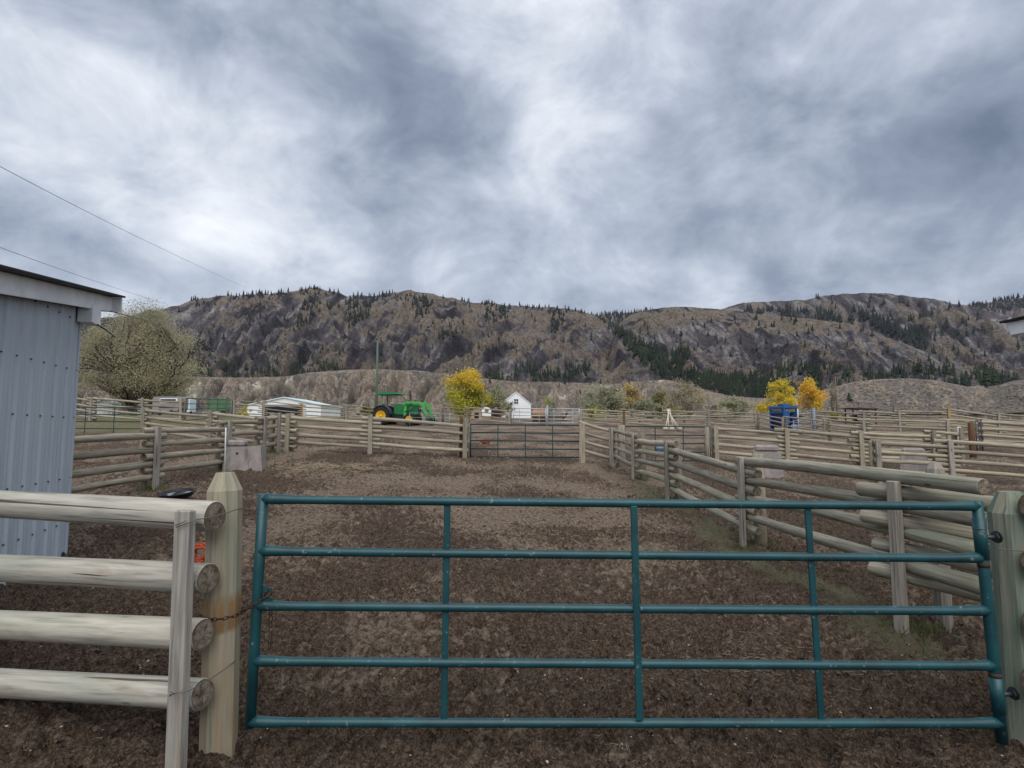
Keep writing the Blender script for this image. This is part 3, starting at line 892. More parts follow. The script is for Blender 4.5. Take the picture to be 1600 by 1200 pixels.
forest('forest', 'band of dark conifers along the foot of the right mountain',
       gather('hill_right', [(1180, 580), (1250, 575), (1400, 580), (1480, 577), (1600, 588), (1600, 612), (1180, 612)], 620, (8, 16), .42), 'conifer')
forest('forest', 'scattered dark conifer belt across the right back mountain',
       gather('hill_back_right', [(1150, 486), (1200, 484), (1300, 490), (1345, 498), (1345, 508), (1250, 502), (1160, 494)], 240, (6, 11), .4)
       + gather('hill_back_right', [(1330, 485), (1400, 510), (1440, 525), (1470, 560), (1430, 548), (1370, 515)], 150, (7, 13)), 'conifer_blue')
forest('forest', 'fringe of small conifers on the far right skyline',
       gather('hill_far_right', [(1500, 479), (1600, 462), (1650, 460), (1650, 480), (1540, 492)], 220, (4, 7)), 'conifer_blue')
forest('forest', 'fringe of small conifers along the left mountain skyline',
       gather('hill_left', [(262, 481), (310, 466), (400, 458.5), (495, 448), (560, 462), (610, 457), (640, 462), (700, 470), (600, 475), (500, 462), (400, 465), (270, 490)], 330, (4.5, 8), .35)
       + gather('hill_left', [(690, 463), (760, 473), (870, 480), (930, 492), (860, 488), (760, 482)], 130, (4.5, 8.5), .4), 'conifer_blue')
forest('forest', 'wooded gullies with dark conifers on the upper left mountain',
       gather('hill_left', [(540, 470), (580, 475), (575, 500), (555, 520), (540, 500)], 70, (6, 11))
       + gather('hill_left', [(640, 470), (665, 465), (680, 470), (660, 500), (645, 495)], 60, (6, 10))
       + gather('hill_left', [(755, 485), (800, 478), (790, 500), (760, 510)], 60, (6, 10))
       + gather('hill_left', [(862, 488), (885, 495), (872, 525), (860, 520)], 40, (6, 11))
       + gather('hill_left', [(480, 465), (505, 475), (480, 515), (462, 510)], 45, (6, 12))
       + gather('hill_left', [(690, 515), (715, 515), (710, 530), (690, 530)], 18, (8, 12)), 'conifer_blue')

con_me = []
for i, (vs, fs) in enumerate(CON):
    o_ = np_mesh('conifer', vs, fs, 'conifer', smooth=False)
    con_me.append(o_.data); bpy.data.objects.remove(o_)


def lone(hillname, label, group, regions, hpx):
    for (pts, n) in regions:
        for (p, h) in gather(hillname, pts, n, hpx):
            o_ = bpy.data.objects.new('conifer', con_me[rn.randrange(4)]); COL.objects.link(o_)
            o_.location = p; o_.scale = (h * 1.05, h * 1.05, h); o_.rotation_euler = (0, 0, rn.random() * 6.28)
            tag(o_, label, 'tree', group)


lone('hill_left', 'small lone conifer standing on the left mountain face', 'conifers dotted over the left mountain',
     [([(300, 475), (500, 465), (700, 475), (900, 490), (960, 540), (980, 585), (760, 575), (600, 570), (320, 570)], 105)], (6, 11))
lone('hill_right', 'small lone conifer standing on the right mountain face', 'conifers dotted over the right mountain',
     [([(1000, 490), (1200, 495), (1340, 512), (1500, 570), (1590, 597), (1200, 580), (1080, 570), (1010, 530)], 85)], (6, 12))
lone('hill_back_right', 'small lone conifer high on the right back mountain', 'conifers dotted over the right back mountain',
     [([(1180, 475), (1350, 460), (1480, 475), (1580, 500), (1600, 560), (1500, 560), (1380, 510), (1200, 490)], 75)], (6, 11))
lone('bench', 'small dark conifer on the sagebrush bench', 'conifers dotted over the sagebrush bench',
     [([(860, 600), (990, 602), (1000, 625), (900, 620)], 7), ([(700, 592), (780, 596), (780, 604)], 3)], (8, 13))
for (px_, row_, h_, lab) in ((1327, 628, 13, 'single dark round conifer on the slope right of the yellow trees'),):
    p = on_hill('bench_mound', px_, row_)
    o_ = bpy.data.objects.new('conifer', con_me[3]); COL.objects.link(o_); s_ = p.length / F * h_
    o_.location = p; o_.scale = (s_ * 1.5, s_ * 1.5, s_); tag(o_, lab, 'tree')
for (px_, row_, h_, s2, lab) in ((1541, 607, 30, .95, 'large dark conifer by the far right knoll, left of the pair'), (1554, 606, 25, 1.0, 'large dark conifer by the far right knoll, right of the pair')):
    p = on_hill('bench', px_, 605) or AT(px_, row_, 330)
    o_ = bpy.data.objects.new('conifer', con_me[1]); COL.objects.link(o_); s_ = p.length / F * h_
    o_.location = p; o_.scale = (s_ * s2 * .9, s_ * s2 * .9, s_); tag(o_, lab, 'tree')

# sagebrush tufts on the benches
def tufts(name, label, hills, n, size, mat):
    V, Fc, o = [], [], 0
    for (hn, pts, m) in hills:
        for (x, y) in poly_rand(pts, m):
            p = on_hill(hn, x, y)
            if p is None: continue
            s = rn.uniform(*size)
            for q in range(2):
                c = p + Vector((rn.uniform(-.5, .5), rn.uniform(-.5, .5), 0)) * s
                ring = [(math.cos(a_ * 1.2566 + q) * s * rn.uniform(.5, 1), math.sin(a_ * 1.2566 + q) * s * rn.uniform(.5, 1), rn.uniform(0, .35) * s) for a_ in range(5)]
                V.append(np.array([tuple(c + Vector(r_)) for r_ in ring] + [tuple(c + Vector((0, 0, s * rn.uniform(.7, 1.1))))]))
                Fc.append(np.array([(a_, (a_ + 1) % 5, 5) for a_ in range(5)]) + o); o += 6
    ob = np_mesh(name, np.vstack(V), np.vstack(Fc), mat, smooth=False)
    return tag(ob, label, 'sagebrush', kind='stuff')


tufts('sagebrush', 'grey brown sagebrush covering the low benches below the mountains',
      [('bench', [(-50, 600), (480, 585), (640, 580), (760, 595), (1040, 596), (1110, 614), (1110, 652), (-50, 652)], 5200), ('bench', [(640, 580), (760, 595), (1040, 596), (1000, 612), (640, 596)], 1500),
       ('bench_mound', [(1180, 648), (1330, 598), (1420, 592), (1500, 603), (1600, 625), (1650, 652), (1180, 652)], 2600), ('bench_knoll', [(1500, 650), (1560, 605), (1650, 590), (1650, 652)], 900)], 0, (.16, .48), 'sagebrush')


leaf('shrub_dark', (.030, .030, .028), (.085, .072, .066), .1, .02)
tufts('scrub', 'dark low scrub speckled over the mountain slopes',
      [('hill_left', [(120, 500), (300, 470), (500, 452), (660, 457), (900, 486), (1030, 588), (1000, 605), (120, 605)], 2600),
       ('hill_right', [(960, 505), (1040, 480), (1200, 493), (1340, 510), (1590, 598), (1560, 612), (1060, 612)], 1700),
       ('hill_back_right', [(1120, 486), (1350, 458), (1500, 478), (1640, 510), (1640, 590), (1500, 570), (1380, 520), (1200, 490)], 1100)], 0, (.7, 2.0), 'shrub_dark')['category'] = 'scrub'

# ------------------------------------------------------------------ log fences
def post_log(fm, base, h, r, mat='post_wood', parent=None, org=None, seg=10, top='flat', lean=(0, 0), sink=.35):
    m = MB()
    b = Vector(base); t = b + Vector((lean[0], lean[1], h))
    if top == 'chamfer':
        d = (t - b).normalized()
        m.tube([b - Vector((0, 0, sink)), b + (t - b) * .5, t - d * r * 1.05, t], [r, r * .99, r * .97, r * .5], seg, 0, 0, wob=.0, smooth=False)
    elif top == 'dome':
        d = (t - b).normalized()
        m.tube([b - Vector((0, 0, sink)), b + (t - b) * .5, t - d * r * .5, t - d * r * .15, t], [r, r * .99, r * .97, r * .75, r * .35], seg, 0, 0, wob=.04)
    else:
        m.tube([b - Vector((0, 0, sink)), b + (t - b) * .5, t - Vector((0, 0, .015)), t], [r, r, r * .97, r * .9], seg, 0, 1, wob=.05)
    return m.build('post', [mat, 'log_end'], parent, org)


def rail(p0, p1, r, parent, org, mat='rail_wood', seg=10, bend=.032, ns=7, taper=.16):
    p0, p1 = Vector(p0), Vector(p1)
    d = p1 - p0; side = d.cross(Vector((0, 0, 1))).normalized()
    flip = random.random() < .5
    b1, b2 = random.uniform(-bend, bend), random.uniform(-bend, bend)
    pts, rad = [], []
    for i in range(ns + 1):
        t = i / ns
        w_ = math.sin(math.pi * t)
        pts.append(p0 + d * t + side * b1 * w_ + Vector((0, 0, b2 * w_ + random.uniform(-.004, .004))))
        rad.append(r * (1 + taper * ((.5 - t) if flip else (t - .5))) * random.uniform(.955, 1.045))
    m = MB()
    dn = d.normalized()
    pts = [pts[0]] + [pts[0] + dn * .012] + pts[1:-1] + [pts[-1] - dn * .012] + [pts[-1]]
    rad = [rad[0] * .93] + [rad[0]] + rad[1:-1] + [rad[-1]] + [rad[-1] * .93]
    m.tube(pts, rad, seg, 0, 1, wob=.07)
    return m.build('rail', [mat, 'log_end'], parent, org)


def fence(label, js, cat='fence', h=1.3, front=None, n=4, s=.27, r=.066, z0=.24, upper=None, plank=True, log=True, seg=9, over=.36, cuts=None, tops=None,
          pw=.125, mat='rail_wood', skip_posts=(), logs_h=None, group=None, plmat='plank_wood', name='log_fence', lr=.088, postmats=None, z0s=None, ss=None, nolog=(), overs=None):
    """js: list of ground points. Rails are stacked alternately between a plank in front and a log post behind."""
    org = Vector(js[0]); root = thing(name, label, cat, org, group=group)
    for i, j in enumerate(js):
        a = js[max(i - 1, 0)]; b = js[min(i + 1, len(js) - 1)]
        d = (Vector((b[0], b[1], 0)) - Vector((a[0], a[1], 0))).normalized()
        nrm = Vector((d.y, -d.x, 0))
        if nrm.dot(Vector(front) if front else Vector((-j[0], -j[1], 0))) < 0: nrm = -nrm
        if i in skip_posts: continue
        hh = (tops[i] if tops else h) * random.uniform(.985, 1.015)
        ln = (random.uniform(-.018, .018), random.uniform(-.018, .018))
        if plank:
            m = MB()
            ang = math.atan2(d.y, d.x)
            M = Matrix.Rotation(ang, 3, 'Z') @ Matrix.Rotation(ln[0], 3, 'Y') @ Matrix.Rotation(ln[1], 3, 'X')
            c = Vector(j) + nrm * (r + .036)
            m.box(c + Vector((0, 0, (hh - .3) / 2)), (pw, .068, hh + .3), M, 0, .006)
            m.build('post', postmats[i] if postmats and postmats.get(i) else plmat, root, org)
        if log and i not in nolog:
            c = Vector(j) - nrm * (r + lr + .005) + d * random.uniform(-.05, .08)
            post_log(None, c, (logs_h or hh * .97) * random.uniform(.97, 1.04), lr, 'post_wood', root, org, 9, 'flat', ln)
    for i in range(len(js) - 1):
        a, b = Vector(js[i]), Vector(js[i + 1])
        d = (b - a); d.z = 0; ln_ = d.length; d.normalize()
        ua = True if upper is None else upper[i][0]
        ub = False if upper is None else upper[i][1]
        for q in range(n):
            sa_, sb_ = (ss[i], ss[i + 1]) if ss else (s, s)
            a0_, b0_ = (z0s[i], z0s[i + 1]) if z0s else (z0, z0)
            za = a0_ + q * sa_ + (sa_ * .5 if ua else 0); zb = b0_ + q * sb_ + (sb_ * .5 if ub else 0)
            p0 = a + Vector((0, 0, za + random.uniform(-.012, .012))); p1 = b + Vector((0, 0, zb + random.uniform(-.012, .012)))
            dd = (p1 - p0)
            oa = 0.10 if (i == 0) else over * random.uniform(.75, 1.2)
            ob_ = .10 if (i == len(js) - 2) else over * random.uniform(.75, 1.2)
            if overs and (i, 1) in overs: ob_ = overs[(i, 1)] * random.uniform(.9, 1.08)
            t0, t1 = -oa / ln_, 1 + ob_ / ln_
            if cuts and (i, q) in cuts:
                for (c0, c1) in cuts[(i, q)]:
                    rail(p0 + dd * (t0 if c0 is None else c0), p0 + dd * (t1 if c1 is None else c1), r * random.uniform(.9, 1.1), root, org, mat, seg)
                continue
            rail(p0 + dd * t0, p0 + dd * t1, r * random.uniform(.9, 1.1), root, org, mat, seg)
    return root, org


def feet(lst): return [AT(p, r_, y) for (p, r_, y) in lst]


def tops_(lst, h): return [AT(p, r_, y) - Vector((0, 0, h)) for (p, r_, y) in lst]


random.seed(11)
GATE_POST = Vector((2.93, 3.42, GZ(2.93, 3.42)))
rj = feet(RIGHT)[::-1]                       # far -> near
rj.append(Vector((4.12, 4.05, GZ(4.12, 4.05))))
fence('long log rail fence running from the near gate post to the far gates', rj, h=1.27, front=(-1, 0, 0), r=.064, s=.275, z0=.26, seg=12,
      upper=[(True, True), (False, True), (False, False), (True, True), (False, False)], skip_posts=(5,), logs_h=1.33, tops=[1.34, 1.27, 1.27, 1.26, 1.30, 1.2], pw=.105, z0s=[.26, .26, .26, .25, .45, .45], ss=[.27, .27, .27, .27, .245, .245], nolog=(4,), mat='green_rail_wood', overs={(3, 1): .95})
lj = [Vector((-7.35, 8.6, GZ(-7.35, 8.6)))] + feet(LEFT)
fence('log rail fence behind the blue shed passing the concrete trough', lj, h=1.26, front=(1, 0, 0), r=.064, s=.27, z0=.26, seg=10,
      cuts={(2, 0): [(None, .22)], (2, 1): [(None, .25)]}, tops=[1.2, 1.26, 1.3, 1.28, 1.2], pw=.135)
fence('weathered log rail fence across the back of the pen left of the gate', tops_(BACK, 1.32), h=1.32, front=(0, -1, 0), s=.27, z0=.24, tops=[1.34, 1.3, 1.3, 1.3, 1.34], pw=.15, log=True, plmat='post_wood', r=.060)
sj = [AT(910, 722, 19.5), AT(957, 728, 19.35)]
fence('short log rail panel between the two far green gates', sj, h=1.26, front=(0, -1, 0), s=.30, z0=.26, over=.1, r=.05, pw=.2, plmat='post_wood', log=False, tops=[1.3, 1.25])
fence('log rail fence across the second pen right of the far gates', tops_(BACK2, 1.28), h=1.28, front=(0, -1, 0), s=.275, z0=.24, pw=.15, plmat='post_wood', r=.058)
fence('low log rail fence crossing in front of the right concrete trough', tops_(EAST, 1.25), h=1.25, front=(0, -1, 0), s=.275, z0=.24, pw=.14, r=.058)
fence('distant log rail fence at far left in front of the big olive tree', tops_(FARL, 1.35), h=1.35, front=(0, -1, 0), s=.30, z0=.2, seg=7, r=.055)
fence('distant log rail fence in front of the pale blue barn and behind the tractor', tops_(FARC, 1.3), h=1.3, front=(0, -1, 0), s=.31, z0=.2, seg=7, r=.047,
      postmats={2: 'tan_post_wood', 6: 'tan_post_wood'})
fence('distant log rail fence in front of the grey olive bushes', tops_(FARR, 1.3), h=1.3, front=(0, -1, 0), s=.31, z0=.2, seg=7, r=.045, postmats={1: 'brown_post_wood'})
fence('distant log rail fence at right beyond the blue chute', tops_(FARE, 1.3), h=1.3, front=(0, -1, 0), s=.30, z0=.2, seg=7, r=.052, postmats={4: 'tan_post_wood'}, tops=[1.1, 1.3, 1.3, 1.3, 1.45, 1.3, 1.3])
R2 = [AT(1533, 664, 25) - Vector((0, 0, 1.3)), AT(1650, 668, 24) - Vector((0, 0, 1.3))]
R2 = [Vector((p.x, p.y, GZ(p.x, p.y))) for p in R2]
fence('log rail fence at right edge beside the brown gate post', R2, h=1.25, front=(0, -1, 0), s=.28, z0=.24, seg=7, plank=False)
R3 = [GP(1185, 41.5), GP(1227, 36), GP(1290, 30), GP(1350, 28), GP(1480, 27), GP(1640, 26)]
fence('second log rail fence in the right middle distance behind the back pen', R3, h=1.2, front=(0, -1, 0), s=.29, z0=.22, seg=7, r=.042)
R4 = [GP(930, 47), GP(1000, 47.5), GP(1070, 48), GP(1140, 47.5), GP(1180, 47)]
fence('low grey rail fence behind the distant fence below the bushes', R4, h=1.05, front=(0, -1, 0), n=3, s=.27, z0=.2, seg=6, r=.04, plank=False)

# single posts by the small gate at right
def lone_post(px, top, Y, r, mat, label, topstyle='dome', h=None):
    t = AT(px, top, Y); z = GZ(t.x, t.y)
    root = thing('fence_post', label, 'post', (t.x, t.y, z))
    post_log(None, (t.x, t.y, z), t.z - z, r, mat, root, (t.x, t.y, z), 10, topstyle)
    return root


lone_post(1517, 659, 22, .105, 'brown_post_wood', 'thick rusty brown round post beside the small steel gate at right')
lone_post(1498, 667, 21.2, .09, 'pale_pole_wood', 'pale cream post left of the rusty brown post')
lone_post(1271, 637, 38.2, .11, 'grey_metal', 'blue grey post right of the blue chute', 'flat')
lone_post(965 + 6, 664, 19.65, .125, 'post_wood', 'thick grey round gate post at the end of the long fence', 'flat')
lone_post(1104, 667, 21.0, .10, 'post_wood', 'short round post at the hinge side of the right far gate', 'flat')
lone_post(722, 653, 19.55, .085, 'brown_post_wood', 'orange brown post at left end of the far gate', 'flat')


# ------------------------------------------------------------------ pipe gates
def gate(label, a, b, z0, ht, mat, nb=5, fr=(.25, .5, .75), r=.022, seg=8, group=None, hinge=False):
    """a,b ground points below the two stiles"""
    a, b = Vector(a), Vector(b)
    root = thing('pipe_gate', label, 'gate', a, group=group)
    up = Vector((0, 0, 1))
    for p in (a, b):
        MB().tube([p + up * (z0 - r), p + up * (z0 + ht + r)], r * 1.15, seg, 0).build('stile', mat, root, a)
    for q in range(nb):
        z = z0 + ht * q / (nb - 1)
        MB().tube([a + up * z, b + up * z], r, seg, 0).build('bar', mat, root, a)
    d = (b - a).normalized()
    ang = math.atan2(d.y, d.x)
    for f_ in fr:
        p = a + (b - a) * f_ + d.cross(up) * (r + .008)
        MB().box(p + up * (z0 + ht / 2), (.032, .014, ht), Matrix.Rotation(ang, 3, 'Z')).build('brace', mat, root, a)
    return root


ga, gb = AT(735, 716, 19.4), AT(906, 717, 19.5)
gate('dark green pipe gate in the middle of the back fence', ga, gb, .05, 1.08, 'teal_far')
ga, gb = AT(977, 722, 20.6), AT(1110, 722, 21.0)
gate('dark green pipe gate behind the long fence at centre right', ga, gb, .05, 1.22, 'teal_far', fr=(.35, .68))
ga = AT(222, 682, 25.2); gb = AT(85, 682, 26)
ga.z = AT(222, 681, 25.2).z; gb.z = AT(85, 680, 26).z
gate('green pipe gate at far left beside the shed wall', ga, gb, .0, 1.24, 'teal_far', fr=(.33, .66))
ga, gb = GP(289, 31), GP(362, 43.5)
gate('thin dark pipe gate in the far fence left of the pale blue barn', ga, gb, .1, 1.2, 'teal_far', fr=(.2, .4, .6, .8), r=.02)
ga, gb = GP(1524, 22.5), GP(1533, 23.9)
gate('small dark steel gate edge on beside the rusty brown post', ga, gb, .1, 1.3, 'dark_steel', nb=7, fr=(.3, .6), r=.02)
ga, gb = GP(802, 45.8), GP(853, 45)
gate('pale galvanised livestock panel in front of the white barn', ga, gb, .25, 1.1, 'galvanised', nb=5, fr=(.2, .8), r=.03)
ga, gb = GP(856, 45), GP(905, 44.4)
gate('pale galvanised livestock panel right of the white barn', ga, gb, .25, 1.1, 'galvanised', nb=5, fr=(.2, .8), r=.03)
MBp = GP(855, 45.2)
root = thing('panel_post', 'pale blue post joining the two galvanised panels', 'post', MBp)
MB().box((0, 0, .8), (.16, .16, 1.6), None, 0, .01).build('shaft', 'galvanised', root)
MB().box((0, 0, 1.62), (.2, .2, .04)).build('cap', 'galvanised', root)
for (x0_, x1_, Y_, lab) in ((1240, 1282, 33, 'dark grey steel corral panel below the blue chute'), (640, 702, 40.5, 'long grey steel feeder panel in front of the tractor wheel')):
    gate(lab, GP(x0_, Y_), GP(x1_, Y_), .12, .95, 'grey_metal', nb=4, fr=(.33, .66), r=.018)

# ------------------------------------------------------------------ near gate
NG = 3.3
TL, TR, BL, BR = AT(411, 779, NG), AT(1527, 790, NG + .02), AT(391, 1127, NG), AT(1563, 1131, NG + .02)
root = thing('pipe_gate', 'large teal steel pipe gate closing the nearest opening', 'gate', (TL.x, NG, GZ(TL.x, NG)))
O = root.location.copy()
rowsL, rowsR = (779, 862, 948, 1034, 1127), (790, 873, 956, 1041, 1129)


def lerp(a, b, t): return a + (b - a) * t


dl = (TL - BL).normalized(); dr = (TR - BR).normalized()
MB().tube([BL - dl * .03, BL + (TL - BL) * .33, BL + (TL - BL) * .66, TL + dl * .026], .0285, 16, 0).build('stile', 'teal_paint', root, O)
s2 = MB().tube([BR - dr * .10, BR + (TR - BR) * .33, BR + (TR - BR) * .66, TR + dr * .026], .0285, 16, 0).build('stile', 'teal_paint', root, O)
lefts, rights = [], []
for q in range(5):
    tl = (rowsL[q] - 779) / (1127 - 779); tr = (rowsR[q] - 790) / (1131 - 790)
    a, b = lerp(TL, BL, tl), lerp(TR, BR, tr)
    lefts.append(a); rights.append(b)
    d = (b - a)
    pts = [a + d * t for t in (0, .012, .03, .05, .25, .5, .75, .95, .97, .988, 1)]
    pts = [p + Vector((0, 0, -.006 * math.sin(math.pi * i / 10))) for i, p in enumerate(pts)]
    rr = [.029, .0295, .027, .0242, .0238, .0238, .0238, .0242, .027, .0295, .029]
    MB().tube(pts, rr, 16, 0).build('bar', 'teal_paint', root, O)
for (f_, fr_) in ((.257, False), (.5165, True), (.7615, False)):
    if fr_:
        a = lerp(lefts[0], rights[0], f_) + Vector((0, -.024, -.018)); b = lerp(lefts[4], rights[4], f_) + Vector((0, -.024, .02))
        ax = (a - b)
        M = Matrix((Vector((1, 0, 0)), Vector((0, 1, 0)), Vector((0, 0, 1)))).transposed()
        MB().box((a + b) / 2, (.038, .018, ax.length), Matrix.Rotation(math.atan2(ax.x, ax.z), 3, 'Y'), 0, .003).build('brace', 'teal_paint', root, O)
    else:
        for q in range(4):
            a = lerp(lefts[q], rights[q], f_); b = lerp(lefts[q + 1], rights[q + 1], f_); ax = a - b
            MB().box((a + b) / 2 + Vector((0, .004, 0)), (.036, .016, ax.length - .03), Matrix.Rotation(math.atan2(ax.x, ax.z), 3, 'Y'), 0, .003).build('brace', 'teal_paint', root, O)
# latch bracket
p = lefts[2] + Vector((.055, -.01, .04))
m = MB()
m.poly([(-.035, -.02), (.035, -.02), (.035, .0), (.0, .01), (.035, .05), (-.02, .075), (-.018, .06), (-.012, .02)], .008, p, Matrix.Rotation(.2, 3, 'Z'))
m.build('latch_bracket', 'teal_paint', root, O)
# hinge sleeves and bolts
for (ta, tb, mt) in ((.06, .25, 'teal_paint'), (.79, .95, 'teal_paint')):
    a, b = lerp(TR, BR, ta), lerp(TR, BR, tb)
    hs = MB().tube([a, b], .0335, 16, 0).build('hinge_sleeve', mt, root, O)
for (t_, zz_) in ((.265, 0), (.77, 0)):
    a, b = lerp(TR, BR, t_), lerp(TR, BR, t_ + .022)
    MB().tube([a, b], .031, 14, 0).build('hinge_collar', 'rust', root, O)
for t_ in (.15, .87):
    a = lerp(TR, BR, t_) + Vector((.02, 0, 0)); b = a + Vector((.105, .02, .0))
    m = MB(); m.tube([a, b], .012, 10, 0)
    m.tube([a + Vector((.066, .013, 0)), a + Vector((.078, .015, 0))], .026, 6, 1, smooth=False)
    m.tube([a + Vector((.082, .015, 0)), a + Vector((.088, .016, 0))], .034, 14, 1)
    m.build('hinge_bolt', ['dark_steel', 'dark_steel'], root, O)
wz = lerp(TR, BR, .105)
MB().tube([wz + Vector((.036 * math.cos(q * .7), .036 * math.sin(q * .7), .003 * math.sin(q))) for q in range(10)], .0022, 5, 0).build('wire_tie', 'wire_metal', root, O)

# ------------------------------------------------------------------ near left fence (post, rails, plank, wire)
random.seed(23)
PB = AT(345, 1134, 3.34); px_l = PB.x
PT = AT(352, 738, 3.36)
zb = GZ(PB.x, 3.34)
base_l = Vector((PB.x - .005, 3.34, zb))
root = thing('log_fence', 'nearest pale log rail fence with chamfered post left of the teal gate', 'fence', base_l)
O = base_l
hh = PT.z - zb
post_log(None, base_l, hh, .098, 'near_post_wood', root, O, 9, 'chamfer', (PT.x - base_l.x, .02))
ends = [((336, 807), (0, 787), .0800), ((326, 904), (0, 887), .0790), ((318, 991), (0, 976), .0790), ((317, 1085), (0, 1067), .0775)]
for (e, l_, r_) in ends:
    a = AT(e[0], e[1], 3.13); b = AT(l_[0], l_[1], 3.62)
    d = (b - a)
    dn = d.normalized()
    m = MB()
    L_ = 2.9
    pts = [a, a + dn * .01] + [a + dn * (L_ * t / 9) for t in range(1, 10)]
    rad = [r_ * .95, r_] + [r_ * (1 + .006 * t) * random.uniform(.985, 1.015) for t in range(1, 10)]
    m.tube(pts, rad, 22, 0, 1, wob=.025)
    m.build('rail', ['near_rail_wood', 'log_end'], root, O)
# plank
a = AT(290, 797, 3.0); b = AT(279, 1150, 2.99)
b2 = Vector((b.x - .004, b.y, zb - .25))
ax = a - b2
M = Matrix.Rotation(-.28, 3, 'Z') @ Matrix.Rotation(math.atan2(ax.x, ax.z), 3, 'Y')
MB().box((a + b2) / 2, (.092, .055, ax.length), M, 0, .006).build('post', 'plank_wood', root, O)
# wire loops
def wire(pts, r=.0026, parent=None, org=None, name='wire', mat='wire_metal'):
    return MB().tube(pts, r, 6, 0).build(name, mat, parent, org)


wire([AT(275, 824, 2.955), AT(290, 818, 2.945), AT(305, 812, 2.965), AT(330, 808, 3.04), AT(356, 801, 3.09), AT(366, 797, 3.18), AT(378, 794, 3.32), AT(376, 795, 3.44)], .0028, root, O)
wire([AT(274, 821, 2.955), AT(286, 816, 2.94), AT(291, 813, 2.945)], .0028, root, O)
wire([AT(265, 1086, 2.945), AT(279, 1082, 2.935), AT(296, 1079, 2.955), AT(330, 1060, 3.1), AT(352, 1045, 3.215), AT(368, 1032, 3.33), AT(369, 1031, 3.42)], .0024, root, O)
wire([AT(265, 1088, 2.945), AT(271, 1083, 2.935), AT(266, 1081, 2.945)], .0024, root, O)
wire([AT(296, 1048, 3.02), AT(304, 1041, 3.1), AT(309, 1036, 3.28)], .0022, root, O)

# chain from post to latch
random.seed(3)
cpts = [AT(314, 962, 3.43), AT(318, 966, 3.25), AT(335, 968, 3.215), AT(352, 966, 3.215), AT(368, 962, 3.27), AT(385, 952, 3.245), AT(400, 944, 3.235), AT(414, 935, 3.225), AT(425, 925, 3.225), AT(429, 920, 3.235)]
root = thing('chain', 'rusty chain looped round the near left post to the gate latch', 'chain', cpts[0])


def links(pts, step, root, org, R=.0125, r=.0034):
    segl = [(pts[i + 1] - pts[i]).length for i in range(len(pts) - 1)]
    tot = sum(segl); n = int(tot / step)
    for i in range(n + 1):
        d = i * step; j = 0
        while j < len(segl) - 1 and d > segl[j]: d -= segl[j]; j += 1
        p = pts[j].lerp(pts[j + 1], min(1, d / segl[j])); t = (pts[j + 1] - pts[j]).normalized()
        up = Vector((0, 0, 1)) if abs(t.z) < .8 else Vector((0, -1, 0))
        sd_ = t.cross(up).normalized(); u2 = sd_.cross(t).normalized()
        s_ = sd_ if i % 2 else u2
        s_ = (s_ * .9 + (u2 if i % 2 else sd_) * .45).normalized()
        loop = [p + t * math.cos(a_) * R * 1.45 + s_ * math.sin(a_) * R * .8 for a_ in [6.283 * q / 10 for q in range(11)]]
        MB().tube(loop, r, 5, 0, cap=False).build('link', 'rust', root, org)


links(cpts, .030, root, cpts[0])
links([AT(419, 922, 3.24), AT(406, 938, 3.36), AT(390, 948, 3.37), AT(372, 955, 3.40)], .030, root, cpts[0])
links([AT(423, 958, 3.345), AT(423, 985, 3.345), AT(421, 1012, 3.345)], .030, root, cpts[0], .011, .003)

# ------------------------------------------------------------------ right near gate post
random.seed(8)
T_ = AT(1577, 768, 3.42)
zb = GZ(T_.x + .02, 3.42)
b0 = Vector((T_.x + .03, 3.42, zb))
root = thing('log_fence', 'thick green tinged gate post with cut log ends at right edge', 'fence', b0)
m = MB()
post_log(None, b0, T_.z - zb, .115, 'green_post_wood', root, b0, 8, 'chamfer', (-.03, 0), .4)
for (px_, row_) in ((1612, 790), (1612, 880), (1614, 975), (1616, 1068)):
    a = AT(px_, row_, 3.24)
    rail(a, a + Vector((2.4, .55, .0)), .072, root, b0, 'post_wood', 16)
wire([AT(1552, 855, 3.31), AT(1575, 859, 3.29), AT(1600, 862, 3.29), AT(1625, 860, 3.4)], .0026, root, b0)
# knob topped log post behind the near plank of the long fence
t = AT(1460, 722, 5.45)
zk = GZ(t.x, t.y)
root = thing('fence_post', 'grey round post with faceted knob top beside the near stacked rails', 'post', (t.x, t.y, zk))
m = MB(); r_ = .076
bz = Vector((t.x, t.y, zk)); hk = t.z - zk
m.tube([bz - Vector((0, 0, .3)), bz + Vector((0, 0, .7)), bz + Vector((0, 0, hk - .10)), bz + Vector((0, 0, hk - .06)), bz + Vector((0, 0, hk))], [r_ * .93, r_ * .93, r_, r_ * .95, r_ * .5], 8, smooth=False)
m.build('shaft', 'plank_wood', root, bz)

# ------------------------------------------------------------------ blue-grey shed at left
random.seed(4)
C0 = AT(101, 866, 7.3); C0.z = GZ(C0.x, C0.y)
wd_ = Vector((.313, -.95, 0)).normalized()           # along the wall towards the camera
wn_ = Vector((.95, .313, 0)).normalized()            # outward
root = thing('shed', 'blue grey ribbed metal shed with white fascia at left edge', 'shed', C0)
zb_, zt_ = C0.z - .06, AT(129, 493, 7.3).z + .12
ang = math.atan2(wd_.y, wd_.x)


def prof_at(s_):
    q = (s_ + .08) % .305
    h_ = 0.
    if q < .022: h_ = q / .022
    elif q < .062: h_ = 1.
    elif q < .084: h_ = 1 - (q - .062) / .022
    h_ *= .026
    for c_ in (.135, .235):
        dq = abs(q - c_)
        if dq < .02: h_ = max(h_, .005 * (1 - dq / .02) * 2 if dq > .01 else .005)
    return h_


